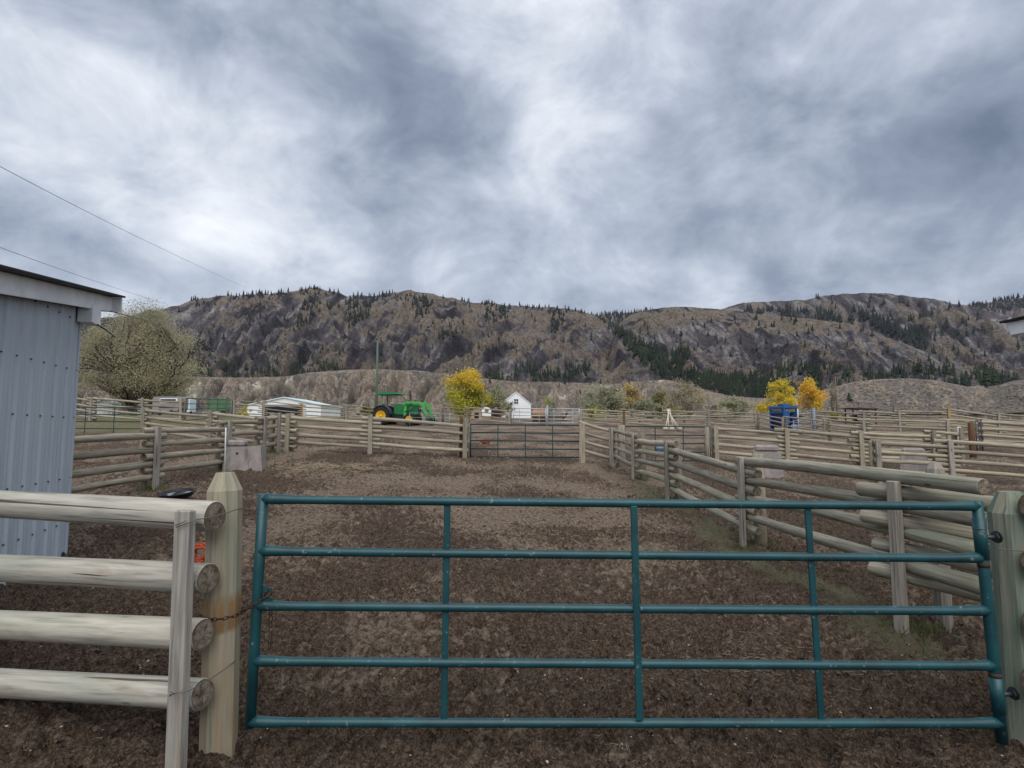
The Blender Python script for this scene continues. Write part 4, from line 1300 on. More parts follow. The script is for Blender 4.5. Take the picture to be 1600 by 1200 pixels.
PANW = .915
for kpan in range(5):
    s0 = kpan * PANW; s1 = s0 + PANW
    ss = np.unique(np.round(np.concatenate([np.arange(s0, s1 + 1e-6, .01), [s1]]), 4))
    zs = np.linspace(zb_, zt_, 2)
    vs, fs = [], []
    for z_ in zs:
        for s_ in ss:
            p = C0 + wd_ * s_ + wn_ * (prof_at(s_) + (.0015 if kpan % 2 else 0)); vs.append((p.x, p.y, z_))
    n_ = len(ss)
    for j in range(n_ - 1): fs.append((j, j + 1, n_ + j + 1, n_ + j))
    MB().add(vs, [f[::-1] for f in fs]).build('wall_panel', 'shed_steel', root, C0)
m = MB()
for zr in (zt_ - .20, zb_ + .45, zb_ + 1.0, zb_ + 1.75, zb_ + 2.35):
    for kk in range(14):
        s_ = -.08 + .305 * kk + .0325 + .055
        if s_ < 0: continue
        p = C0 + wd_ * s_ + wn_ * .004
        m.tube([(p.x, p.y, zr), (p.x + wn_.x * .012, p.y + wn_.y * .012, zr)], .0085, 6, 0, smooth=False)
tag(m.build('screw_heads', 'dark_steel', root, C0), kind='stuff')
# hidden sides
Lw, Dw = 4.5, 3.2
far = C0 - wn_ * Dw
m = MB()
for (a, b) in ((C0, far), (far, far + wd_ * Lw), (far + wd_ * Lw, C0 + wd_ * Lw)):
    m.add([(a.x, a.y, zb_), (b.x, b.y, zb_), (b.x, b.y, zt_), (a.x, a.y, zt_)], [(0, 1, 2, 3)])
m.build('wall', 'shed_steel', root, C0)
m = MB(); m.box(C0 + wn_ * .006 - wd_ * .012 + Vector((0, 0, (zt_ - zb_) / 2 - .06)), (.05, .02, zt_ - zb_), Matrix.Rotation(ang, 3, 'Z'), 0, .003)
m.build('corner_trim', 'shed_steel', root, C0)
# fascia board and roof
fa = C0 - wd_ * .62 + wn_ * .15; fa.z = AT(190, 476, fa.y).z
fb = C0 + wd_ * 1.9 + wn_ * .15; fb.z = AT(0, 446, 5.5).z
fdir = (fb - fa); slope = fdir.z / math.hypot(fdir.x, fdir.y)
fe = fa + fdir * 1.9
u_ = (fe - fa).normalized()
M = Matrix((u_, Vector((-u_.y, u_.x, 0)).normalized(), u_.cross(Vector((-u_.y, u_.x, 0)).normalized()))).transposed()
MB().box((fa + fe) / 2, ((fe - fa).length, .035, .205), M, 0, .004).build('fascia', 'fascia_white', root, C0)
up_ = M @ Vector((0, 0, 1))
rc = (fa + fe) / 2 - wn_ * (Dw / 2 + .02) + up_ * .128
MB().box(rc - up_ * .008, ((fe - fa).length + .10, Dw + .36, .026), M, 0, .004).build('roof', 'roof_dark', root, C0)
MB().box(fa - wn_ * (Dw / 2 + .02) + up_ * 0, (.035, Dw + .3, .205), M, 0, .004).build('fascia', 'fascia_white', root, C0)
MB().box((fa + fe) / 2 - wn_ * (Dw / 2 + .15) - up_ * .085, ((fe - fa).length - .12, Dw + .1, .02), M).build('soffit', 'roof_dark', root, C0)
bp = C0 + wn_ * .10 - wd_ * .02; bp.z = AT(138, 493, bp.y).z
MB().box(bp + Vector((0, 0, .01)), (.30, .16, .24), Matrix.Rotation(ang, 3, 'Z'), 0, .004).build('beam_end', 'fascia_white', root, C0)

# right shed eave
e0 = AT(1577, 514, 7.0)
root = thing('shed', 'white eave corner of a shed at the right edge', 'shed', (e0.x + .5, e0.y, GZ(e0.x + .5, 7)))
o_ = root.location.copy()
MB().box(e0 + Vector((1.6, .0, 0)), (3.2, .04, .16), Matrix.Rotation(.03, 3, 'Y'), 0, .004).build('fascia', 'fascia_white', root, o_)
MB().box(e0 + Vector((.02, -2.0, 0)), (.04, 4.0, .16), None, 0, .004).build('fascia', 'fascia_white', root, o_)
MB().box(e0 + Vector((1.62, -1.98, .097)), (3.36, 4.1, .026), None, 0, .004).build('roof', 'roof_dark', root, o_)
zg = o_.z
MB().box((e0.x + 2.0, e0.y - 1.9, (zg + e0.z) / 2 - .03), (2.6, 3.2, e0.z - zg - .02), None, 0, .01).build('wall', 'shed_steel', root, o_)

# ------------------------------------------------------------------ cables
wire([AT(152, 507, 7.4), AT(165, 515, 7.9), AT(180, 527, 9)], .011, None, None, 'cable', 'black_rubber')
o_ = bpy.data.objects['cable']; tag(o_, 'short thick dark cable hanging from the shed eave', 'cable')
def cable(lab, pts, r):
    m = MB(); m.tube(pts, r, 5, 0); o = m.build('overhead_wire', 'dark_steel'); tag(o, lab, 'wire')
cable('thin dark service wire from the shed eave towards the olive tree', [AT(172, 486, 7.6), AT(210, 496, 13), AT(250, 506, 24), AT(278, 510, 50)], .008)


def sag(p0, p1, r0, r1, y0, y1, n=14, s=4):
    out = []
    for i in range(n + 1):
        t_ = i / n; iy = 1 / y0 + (1 / y1 - 1 / y0) * t_
        out.append(AT(p0 + (p1 - p0) * t_, r0 + (r1 - r0) * t_ + s * math.sin(math.pi * t_), 1 / iy))
    return out


cable('upper thin overhead power line crossing the sky at left', sag(-60, 384, 228, 450, 26, 150, s=5), .017)
cable('lower thin overhead power line just above the shed roof', sag(-60, 262, 364, 476, 26, 110, s=3), .016)

# ------------------------------------------------------------------ troughs, tub, stake and litter
random.seed(9)
def trough(label, px_, Y, row, rz, s=1.0, pix=1):
    p = AT(px_, row, Y); p.z = GZ(p.x, p.y)
    root = thing('water_trough', label, 'trough', p, rz)
    m = MB()
    a, b, h = .46 * s, .36 * s, .60 * s
    lo = [(-a, -b, -.05), (a, -b, -.05), (a, b, -.05), (-a, b, -.05)]
    k_ = .86
    hi = [(-a * k_, -b * k_, h), (a * k_, -b * k_, h), (a * k_, b * k_, h), (-a * k_, b * k_, h)]
    inn = [(x * .84, y * .80, h) for (x, y, z) in hi]; bot = [(x * .75, y * .72, h - .22) for (x, y, z) in hi]
    vs = lo + hi + inn + bot
    fs = [(i, (i + 1) % 4, 4 + (i + 1) % 4, 4 + i) for i in range(4)] + [(4 + i, 4 + (i + 1) % 4, 8 + (i + 1) % 4, 8 + i) for i in range(4)] + [(8 + i, 8 + (i + 1) % 4, 12 + (i + 1) % 4, 12 + i) for i in range(4)] + [(12, 13, 14, 15)]
    m.add(vs, fs)
    m.build('basin', 'concrete', root)
    m = MB(); m.box((-a * .42, 0, h + .08 * s), (.42 * s, b * 1.55, .17 * s), None, 0, .05 * s); m.build('float_cover', 'concrete', root)
    m = MB(); m.box((a * .15, -b * .93, .3 * s), (.04, .02, .5 * s), Matrix.Rotation(.13, 3, 'X'), 0, .005); m.build('rib', 'concrete', root)
    m = MB(); m.tube([(-a * .30, -b * .915, h * .72), (-a * .30, -b * .80, h * .72)], .03 * s, 8, 0); m.build('drain_hole', 'black_rubber', root)
    m = MB(); m.lathe([(0.0, h - .05), (.2 * s, h - .05)], 12, (a * .35, 0, 0)); m.build('water', 'glass_dark', root)
    return root


trough('grey concrete water trough set into the left fence', 383, 15.0, 729, .25, 1.02)
trough('pale concrete water trough in the second pen beyond the long fence', 1198, 18.4, 728, 1.2, 1.25)
trough('pale concrete water trough at right behind the low fence', 1428, 18.9, 736, 1.0, 1.1)

p = AT(277, 772, 10.9); p.z = GZ(p.x, p.y)
root = thing('feed_tub', 'shallow black rubber feed tub on the mud near the left fence', 'tub', p + Vector((0, 0, .05))); root.rotation_euler = (math.radians(9), math.radians(-3), 0)
prof = [(.0, .015), (.22, .015), (.245, .03), (.285, .085), (.310, .092), (.322, .088), (.315, .075), (.265, .0), (.0, -.02)]
MB().lathe(prof, 26, (0, 0, .01), sx=1.0, sy=.9).build('pan', 'black_rubber', root)
MB().lathe([(.0, .06), (.262, .06)], 26, (0, 0, .01), sx=1.0, sy=.9).build('water', 'tub_water', root)
for s_ in (-1, 1):
    MB().tube([(s_ * .305, -.06, .085), (s_ * .345, -.04, .088), (s_ * .345, .04, .088), (s_ * .305, .06, .085)], .012, 6).build('handle', 'black_rubber', root)

p = AT(351, 736, 14.4); pt = AT(353, 669, 14.4)
z_ = GZ(p.x, p.y)
root = thing('marker_stake', 'thin white marker stake leaning beside the left fence post', 'stake', (p.x, p.y, z_))
MB().tube([(0, 0, -.1), (pt.x - p.x, 0, pt.z - z_ - .02), (pt.x - p.x, 0, pt.z - z_)], [.018, .018, .012], 8).build('rod', 'stake_white', root)
MB().lathe([(0.0, .012), (.019, .008), (.0195, -.02)], 8, (pt.x - p.x, 0, pt.z - z_)).build('cap', 'stake_white', root)

p = AT(314, 862, 7.0); p.z = GZ(p.x, p.y)
root = thing('twine_coil', 'small orange coil lying on the mud behind the near fence', 'coil', p)
for q in range(3):
    loop = []
    for i in range(17):
        a_ = 6.283 * i / 16
        R_ = (.072 + .012 * q) * (1 + .12 * math.sin(3 * a_ + q * 2) + .08 * math.sin(5 * a_ + q))
        loop.append((R_ * math.cos(a_), .02 * q - .03 + .018 * math.sin(2 * a_ + q), .095 + R_ * 1.05 * math.sin(a_)))
    MB().tube(loop, .022 - .002 * q, 7, 0, cap=False, wob=.2).build('strand', 'orange_plastic', root)
MB().tube([(-.03, -.06, .015), (.0, -.09, .02), (.05, -.11, .012), (.09, -.1, .02)], .016, 6, 0, wob=.2).build('loose_end', 'orange_plastic', root)

p = GP(758, 26); 
root = thing('feed_pan', 'small red feed pan on the ground beyond the far gate', 'pan', p); root.scale = (.65, .65, .8)
MB().lathe([(.0, .03), (.22, .03), (.30, .16), (.33, .165), (.34, .15), (.27, .0), (.0, .0)], 16).build('bowl', 'red_plastic', root)
MB().tube([(-.15, 0, .03), (0, .02, .12), (.18, -.04, .10)], .05, 7).build('lump', 'dark_red', root)
p = GP(1031, 24.5)
root = thing('water_tub', 'small pale blue tub behind the right far gate', 'tub', p); root.scale = (.75, .75, .6)
MB().lathe([(.0, .05), (.25, .05), (.29, .27), (.33, .28), (.33, .25), (.30, .0), (.0, .0)], 18).build('bowl', 'blue_plastic', root)
MB().lathe([(.0, .2), (.28, .2)], 18).build('water', 'glass_dark', root)


# ------------------------------------------------------------------ tractor
random.seed(6)
tp = GP(603, 50.5)
root = thing('tractor', 'green farm tractor with canopy, front loader and yellow wheels', 'tractor', (tp.x, tp.y, AT(603, 664.5, 50.5).z), math.radians(-14))


def wheel(x, y, R, wdt, rimr, nlug, sgn):
    wroot = MB()
    pr = [(R * .60, -wdt / 2), (R * .88, -wdt / 2), (R * .97, -wdt * .40), (R, -wdt * .2), (R, wdt * .2), (R * .97, wdt * .40), (R * .88, wdt / 2), (R * .60, wdt / 2)]
    wroot.lathe(pr, 28, (x, y, R), axis='y')
    for i in range(nlug):
        a_ = 6.283 * i / nlug
        for s_ in (-1, 1):
            c = Vector((x + (R + .012) * math.cos(a_ + s_ * .06), y + s_ * wdt * .24, R + (R + .012) * math.sin(a_ + s_ * .06)))
            M_ = Matrix.Rotation(-a_ + math.pi / 2, 3, 'Y') @ Matrix.Rotation(s_ * .6, 3, 'Z')
            wroot.box(c, (.05, wdt * .5, .05), M_)
    t_ = wroot.build('wheel', 'tyre', root)
    m_ = MB()
    ys_ = y + sgn * wdt * .30
    m_.lathe([(.0, 0), (rimr * .35, 0), (rimr * .4, sgn * .05), (rimr * .78, sgn * .02), (rimr, sgn * wdt * .18), (rimr * 1.06, sgn * wdt * .2)], 22, (x, ys_, R), axis='y')
    m_.lathe([(.0, sgn * .10), (rimr * .22, sgn * .09), (rimr * .25, 0)], 12, (x, ys_, R), axis='y')
    m_.build('rim', 'rim_yellow', t_)
    return t_


for s_ in (-1, 1):
    wheel(0, s_ * .82, .80, .46, .52, 20, s_)
    wheel(2.55, s_ * .72, .50, .27, .30, 14, s_)
G_, LG = 'tractor_green', 'loader_green'
m = MB(); m.poly([(1.0, .95), (3.05, .85), (3.16, 1.05), (3.14, 1.66), (3.0, 1.76), (1.0, 1.86)], .68); m.build('hood', G_, root)
m = MB(); m.poly([(3.08, .98), (3.16, 1.0), (3.15, 1.6), (3.08, 1.64)], .5); m.build('grille', 'dark_steel', root)
m = MB(); m.box((.55, 0, .85), (1.6, .5, .5), None, 0, .05); m.box((2.0, 0, .72), (2.2, .42, .35), None, 0, .04); m.build('chassis', 'dark_steel', root)
m = MB(); m.box((.95, 0, 1.35), (.22, .6, .7), None, 0, .05); m.build('dash', G_, root)
m = MB(); m.tube([(.85, 0, 1.6), (.62, 0, 1.78)], .03, 8); m.lathe([(.20, -.015), (.215, 0), (.20, .015), (.185, 0), (.20, -.015)], 16, (.60, 0, 1.80)); m.build('steering_wheel', 'dark_steel', root)
m = MB(); m.box((.05, 0, 1.30), (.5, .5, .14), None, 0, .04); m.box((-.22, 0, 1.58), (.12, .5, .55), Matrix.Rotation(-.12, 3, 'Y'), 0, .04); m.build('seat', 'black_rubber', root)
for s_ in (-1, 1):
    m = MB()
    arc = [(.92 * math.cos(a_), .80 + .92 * math.sin(a_)) for a_ in np.linspace(.15, 2.6, 12)]
    inn = [(.86 * math.cos(a_), .80 + .86 * math.sin(a_)) for a_ in np.linspace(2.6, .15, 12)]
    n_ = 12
    vs = []
    for yy in (s_ * .52, s_ * 1.06):
        vs += [(x, yy, z) for x, z in arc] + [(x, yy, z) for x, z in inn[::-1]]
    fs = []
    for i in range(11):
        fs += [(i, i + 1, 24 + i + 1, 24 + i), (12 + i, 36 + i, 36 + i + 1, 12 + i + 1), (i, 12 + i, 12 + i + 1, i + 1), (24 + i, 24 + i + 1, 36 + i + 1, 36 + i)]
    m.add(vs, fs); m.build('fender', 'dark_steel', root)
    m = MB(); m.tube([(-.12, s_ * .52, 1.1), (-.16, s_ * .50, 2.66)], .05, 8); m.build('canopy_post', 'canopy_green', root)
    m = MB(); m.poly([(1.92, .75), (2.16, .75), (2.20, 1.78), (1.94, 1.78)], .14, (0, s_ * .50, 0)); m.build('loader_upright', LG, root)
    m = MB()
    m.poly([(1.94, 1.64), (2.2, 1.86), (3.3, 1.82), (3.66, 1.60), (4.02, .48), (4.20, .46), (3.86, 1.74), (3.42, 2.0), (2.1, 2.02), (1.90, 1.86)][::-1], .13, (0, s_ * .64, 0)); m.build('loader_arm', LG, root)
    m = MB(); m.tube([(2.06, s_ * .57, 1.12), (2.75, s_ * .64, 1.52)], .05, 8); m.tube([(2.75, s_ * .64, 1.52), (3.35, s_ * .64, 1.80)], .028, 8); m.build('loader_ram', G_, root)
    m = MB(); m.tube([(3.3, s_ * .70, 1.70), (3.85, s_ * .70, .92)], .045, 8); m.tube([(3.85, s_ * .70, .92), (4.1, s_ * .70, .62)], .026, 8); m.build('bucket_ram', 'dark_steel', root)
m = MB(); m.box((2.06, 0, .90), (.18, 1.2, .18), None, 0, .02); m.box((3.72, 0, 1.05), (.12, 1.2, .12), None, 0, .02); m.build('loader_crossbeam', LG, root)
m = MB()
prof = [(4.12, .70), (4.10, .30), (4.22, .12), (4.75, .08), (4.75, .11), (4.25, .16), (4.15, .32), (4.16, .70)]
m.poly(prof[::-1], 1.9)
for s_ in (-1, 1): m.poly([(4.12, .70), (4.12, .15), (4.72, .09)][::-1], .03, (0, s_ * .94, 0))
m.build('bucket', 'dark_steel', root)
m = MB()
cs = [(-.62, 2.66), (-.60, 2.76), (-.2, 2.86), (.9, 2.86), (1.30, 2.80), (1.38, 2.70), (1.36, 2.66)]
m.poly(cs[::-1], 1.45); m.build('canopy', 'canopy_green', root)
m = MB(); m.box((.36, 0, 2.645), (1.7, 1.2, .05)); m.build('canopy_frame', 'dark_steel', root)
m = MB(); m.tube([(2.28, .05, 1.7), (2.24, .05, 2.95), (2.18, .05, 3.02)], [.08, .075, .07], 9); m.tube([(2.28, .05, 1.72), (2.265, .05, 2.25)], .11, 9); m.build('exhaust', 'dark_steel', root)
for s_ in (-1, 1):
    m = MB(); m.lathe([(0, 0), (.09, .01), (.1, .06)], 10, (3.17, s_ * .2, 1.45), axis='x'); m.build('headlight', 'galvanised', root)
m = MB(); m.box((2.55, 0, .5), (.14, 1.3, .14), None, 0, .02); m.build('front_axle', 'dark_steel', root)


# ------------------------------------------------------------------ buildings behind
def barn(name, label, px_, Y, wdt, length, eave, ridge, wallm, roofm, rz, over=.3):
    p = GP(px_, Y)
    root = thing(name, label, 'barn', (p.x, p.y, p.z - .3), rz)
    m = MB(); hw = wdt / 2
    m.add([(-hw, 0, 0), (hw, 0, 0), (hw, 0, eave), (0, 0, ridge), (-hw, 0, eave), (-hw, length, 0), (hw, length, 0), (hw, length, eave), (0, length, ridge), (-hw, length, eave)],
          [(0, 1, 2, 3, 4), (6, 5, 9, 8, 7), (1, 6, 7, 2), (5, 0, 4, 9)])
    m.build('wall', wallm, root)
    sl = (ridge - eave) / hw
    for s_ in (-1, 1):
        ex, ez = s_ * (hw + over), eave - sl * over
        m = MB(); t_ = .14
        m.add([(0, -over, ridge + .02), (ex, -over, ez + .02), (ex, length + over, ez + .02), (0, length + over, ridge + .02),
               (0, -over, ridge + .02 + t_), (ex, -over, ez + .02 + t_), (ex, length + over, ez + .02 + t_), (0, length + over, ridge + .02 + t_)],
              [(0, 1, 2, 3)[::s_], (4, 5, 6, 7)[::-s_], (0, 1, 5, 4)[::-s_], (1, 2, 6, 5)[::-s_], (2, 3, 7, 6)[::-s_]])
        m.build('roof', roofm, root)
    return root


b = barn('barn', 'small white gabled barn with one upper window', 806.5, 117, 6.0, 9, 3.6, 6.05, 'barn_white', 'barn_white', math.radians(5), .15)
wn = MB(); wn.box((0.0, -.03, 4.15), (.95, .06, 1.15), None, 0, .01); wn = wn.build('window', 'barn_white', b)
for (x_, z_) in ((-.22, 4.42), (.22, 4.42), (-.22, 3.9), (.22, 3.9)):
    MB().box((x_, -.065, z_), (.36, .02, .44)).build('pane', 'glass_dark', wn)
for i in range(7):
    MB().box((0, -.012, .35 + i * .48), (5.96, .02, .03)).build('siding_batten', 'white_paint', b)
b = barn('barn', 'long low pale blue barn with a dark opening behind the far fence', 443, 92, 12.0, 9, 2.55, 3.75, 'barn_white', 'barn_pale_blue', math.radians(-3), .25)
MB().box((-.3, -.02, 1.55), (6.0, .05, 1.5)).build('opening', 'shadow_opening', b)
MB().box((-.3, -.06, 2.5), (6.4, .05, .35)).build('door_header', 'camper_grey', b)
MB().box((4.6, -.03, 1.2), (2.2, .06, 2.2), None, 0, .01).build('door', 'white_paint', b)
MB().box((-5.1, -.03, 1.2), (1.6, .06, 2.2), None, 0, .01).build('door', 'white_paint', b)

b = barn('garden_shed', 'small white shed with pale blue roof below the olive tree', 161, 60, 1.5, 2, 2.0, 2.45, 'barn_white', 'barn_pale_blue', math.radians(20), .25)
b['category'] = 'shed'
MB().box((.2, -.03, 1.0), (.6, .05, 1.5), None, 0, .01).build('door', 'white_paint', b)

p = GP(266, 47); root = thing('camper', 'grey brown camper with a long dark window behind the far left fence', 'camper', p, math.radians(-4))
m = MB(); m.poly([(-1.9, .45), (1.3, .45), (1.75, .8), (1.75, 1.95), (1.5, 2.1), (-1.7, 2.1), (-1.9, 1.9)][::-1] if False else [(-1.9, .45), (1.5, .45), (1.75, .8), (1.75, 1.95), (1.5, 2.1), (-1.7, 2.1), (-1.9, 1.9)], 1.9, (0, 0, 0)); m.build('body', 'camper_grey', root)
root.scale = (.62, .62, .72)
fr = MB(); fr.box((.3, -.97, 1.62), (2.4, .05, .55), None, 0, .01); fr = fr.build('window', 'white_paint', root)
MB().box((.25, -1.0, 1.62), (2.1, .03, .38)).build('pane', 'glass_dark', fr)
MB().box((.2, -.975, .95), (2.3, .04, .22)).build('trim', 'dark_steel', root)
for x_ in (-.9, .7): MB().lathe([(.0, -.1), (.3, -.1), (.34, 0), (.3, .1), (0, .1)], 16, (x_, -.85, .34), axis='y').build('wheel', 'tyre', root)
p = GP(293, 52); root = thing('box_trailer', 'pale blue white box trailer right of the camper', 'trailer', p, .1)
root.scale = (.52, .5, .72)
MB().box((0, 0, 1.3), (1.5, 2.6, 1.6), None, 0, .05).build('body', 'barn_pale_blue', root)
for s_ in (-1, 1): MB().lathe([(.0, -.1), (.3, -.1), (.34, 0), (.3, .1), (0, .1)], 14, (s_ * .72, -.6, .34), axis='x').build('wheel', 'tyre', root)
MB().box((0, -1.32, 1.3), (1.2, .04, 1.3)).build('door', 'white_paint', root)
p = GP(345, 58); root = thing('hay_wagon', 'green slatted wagon behind the thin dark gate', 'wagon', p, -.05)
MB().box((0, 0, .75), (2.0, 1.6, .16), None, 0, .01).build('deck', 'green_trailer', root)
for i in range(5):
    MB().box((0, -.78, .95 + i * .21), (2.0, .06, .18), None, 0, .01).build('slat', 'green_trailer', root)
    MB().box((0, .78, .95 + i * .21), (2.0, .06, .18), None, 0, .01).build('slat', 'green_trailer', root)
for x_ in (-.97, 0, .97): MB().box((x_, -.83, 1.35), (.08, .05, 1.2)).build('stake', 'green_trailer', root)
for x_ in (-.6, .6): MB().lathe([(.0, -.09), (.3, -.09), (.33, 0), (.3, .09), (0, .09)], 14, (x_, -.7, .33), axis='y').build('wheel', 'tyre', root)

# white arched stock trailer left of white barn
p = GP(760, 70); root = thing('stock_trailer', 'white rounded stock trailer below the yellow tree', 'trailer', p, .08); root.scale = (.62, .62, .66)
arc = [(.95 * math.cos(a_), 1.2 + .85 * math.sin(a_)) for a_ in np.linspace(0, math.pi, 11)]
MB().poly([(-.95, .4), (.95, .4)] + arc, 3.0, (0, 1.5, 0)).build('body', 'white_paint', root)
MB().box((.05, -.03, 1.35), (.7, .05, .75), None, 0, .01).build('opening', 'moss_a', root)
for s_ in (-1, 1): MB().lathe([(0, -.1), (.3, -.1), (.33, 0), (.3, .1), (0, .1)], 14, (s_ * .98, 1.4, .33), axis='x').build('wheel', 'tyre', root)
# cattle-coloured lump = brown calf hutch and barrels
p = GP(842, 49); root = thing('steel_barrel', 'orange brown rusty barrel lying behind the galvanised panel', 'barrel', p, .1); root.scale = (.62, .62, .75)
prof = [(0, -.9), (.46, -.9), (.5, -.86), (.48, -.5), (.5, -.46), (.48, -.3), (.48, .3), (.5, .34), (.48, .5), (.5, .86), (.46, .9), (0, .9)]
MB().lathe(prof, 20, (0, 0, .95), axis='x').build('drum', 'cow_orange', root)
MB().box((0, 0, .25), (1.7, .7, .5), None, 0, .05).build('cradle', 'dark_red', root)
p = GP(868, 52); root = thing('feed_bunk', 'dark red feed bunk behind the right galvanised panel', 'feeder', p)
MB().poly([(-.95, .25), (.95, .25), (1.1, .8), (1.0, .8), (.85, .35), (-.85, .35), (-1.0, .8), (-1.1, .8)], .8).build('bin', 'dark_red', root)
for s_ in (-1, 1): MB().box((s_ * .7, 0, .12), (.1, .8, .3)).build('leg', 'dark_red', root)
for (px_, Y_, lab) in ((745, 56, 'small tan and white calf hutch behind the far fence'), (775, 60, 'dark brown low feeder left of the white barn')):
    p = GP(px_, Y_); root = thing('calf_hutch', lab, 'hutch', p)
    mt = 'tan_paint' if px_ == 745 else 'dark_red'
    MB().poly([(-.5, 0), (.5, 0), (.5, .7), (0, 1.05), (-.5, .7)], .9).build('shell', mt, root)
    MB().box((.0, -.46, .35), (.4, .03, .55)).build('opening', 'shadow_opening', root)
    MB().box((0, -.1, 1.06), (.3, .8, .05)).build('ridge_cap', 'white_paint', root)
# dark pickup-like blocks between fences at right: low dark shelter
p = GP(1345, 44); root = thing('feed_shelter', 'low dark red roofed shelter behind the right distant fence', 'shelter', p)
MB().box((0, 0, 1.15), (1.9, 1.2, .1), Matrix.Rotation(.03, 3, 'Y'), 0, .01).build('roof', 'dark_red', root)
for x_ in (-.85, .85):
    for y_ in (-.5, .5): MB().box((x_, y_, .55), (.08, .08, 1.15)).build('leg', 'dark_red', root)
MB().box((-.1, 0, .45), (.5, .5, .5), None, 0, .03).build('bin', 'shadow_opening', root)

# blue squeeze chute
p = GP(1228, 39.0); root = thing('cattle_chute', 'blue steel cattle chute standing behind the right back fence', 'chute', p, math.radians(18)); root.scale = (.82, .82, 1)
Hc = 1.75
for (x_, y_) in ((-.62, -.5), (.62, -.5), (-.62, 1.0), (.62, 1.0)): MB().box((x_, y_, Hc / 2), (.14, .14, Hc), None, 0, .01).build('post', 'blue_paint', root)
for y_ in (-.5, 1.0):
    MB().box((0, y_, Hc + .06), (1.42, .18, .2), None, 0, .02).build('crossbeam', 'blue_paint', root)
for s_ in (-1, 1):
    MB().box((s_ * .62, .25, Hc), (.14, 1.4, .12), None, 0, .01).build('top_rail', 'blue_paint', root)
    for i in range(5): MB().box((s_ * .62, .25, .25 + i * .3), (.06, 1.4, .11), None, 0, .01).build('side_bar', 'blue_paint' if i > 2 else 'blue_dark', root)
MB().box((-.34, -.52, 1.1), (.48, .05, .9), None, 0, .01).build('head_gate', 'blue_paint', root)
MB().box((.34, -.52, .7), (.45, .05, 1.2), None, 0, .01).build('head_gate', 'blue_dark', root)
MB().box((0, .2, Hc + .22), (.7, .5, .16), None, 0, .02).build('hopper', 'blue_paint', root)
MB().tube([(.66, -.62, .3), (.66, -.62, 1.7)], .035, 8).build('lever', 'white_paint', root)
MB().lathe([(.0, .02), (.24, .02), (.27, .5), (.22, .62), (.0, .64)], 14, (.05, -.8, 0)).build('bucket', 'blue_plastic', root)
MB().box((0, .2, .08), (1.3, 1.5, .1)).build('floor', 'blue_dark', root)
for s_ in (-1, 1): MB().box((s_ * .56, .25, .75), (.03, 1.3, 1.3), None, 0, .005).build('side_panel', 'blue_dark', root)
MB().box((0, .98, .85), (1.1, .03, 1.5), None, 0, .005).build('tail_gate', 'blue_paint', root)

# white poles leaning as a tripod
p = GP(1046, 41.6); root = thing('pole_tripod', 'tripod of pale peeled poles leaning on the far fence', 'poles', p)
random.seed(77)
for (bx_, tx_) in ((-.42, .02), (-.22, -.05), (.45, -.12), (.15, .06), (.62, -.16)):
    MB().tube([(bx_, -.5 + random.uniform(-.1, .1), 0), ((bx_ + tx_) / 2, -.2, .75), (tx_, .05, 1.5)], [.05, .045, .038], 7).build('pole', 'pale_pole_wood', root)
for (bx_, yy) in ((-.5, -.75), (-.1, -.95), (.5, -.8)):
    MB().box((bx_, yy, .1), (.34, .28, .22), Matrix.Rotation(bx_, 3, 'Z'), 0, .06).build('foot_block', 'pale_pole_wood', root)

# poles
def upole(label, px_, top, Y, r, mat, arm=True, lean=0):
    t = AT(px_, top, Y); z = GZ(t.x, Y)
    root = thing('utility_pole', label, 'pole', (t.x + lean, Y, z))
    MB().tube([(0, 0, -.3), (-lean * .5, 0, (t.z - z) / 2), (-lean, 0, t.z - z)], [r, r * .85, r * .65], 9).build('shaft', mat, root)
    if arm: MB().box((-lean, 0, t.z - z - .35), (1.2, .1, .1), None, 0, .01).build('crossarm', mat, root)
    else: MB().lathe([(r * .7, -.05), (r * .72, .03), (0, .06)], 9, (-lean, 0, t.z - z)).build('cap', 'grey_metal', root)


upole('tall slim green utility pole left of the tractor', 590, 533, 85, .20, 'pole_green', False)
upole('slim dark utility pole right of the yellow trees', 1305, 588, 110, .16, 'pole_wood', True)
upole('short grey utility pole near the centre of the right mound', 1395, 614, 100, .15, 'pole_wood', False)

# road strip through the yard
rp = []
for (px_, Y_) in ((60, 38), (130, 39.5), (200, 41.5), (235, 43)):
    for dy in (0, 3.2): q = GP(px_, Y_ + dy); rp.append(q + Vector((0, 0, .07)))
m = MB(); m.add(rp, [(0, 2, 3, 1), (2, 4, 5, 3), (4, 6, 7, 5)]); o_ = m.build('yard_road', 'gravel_road'); tag(o_, kind='structure')


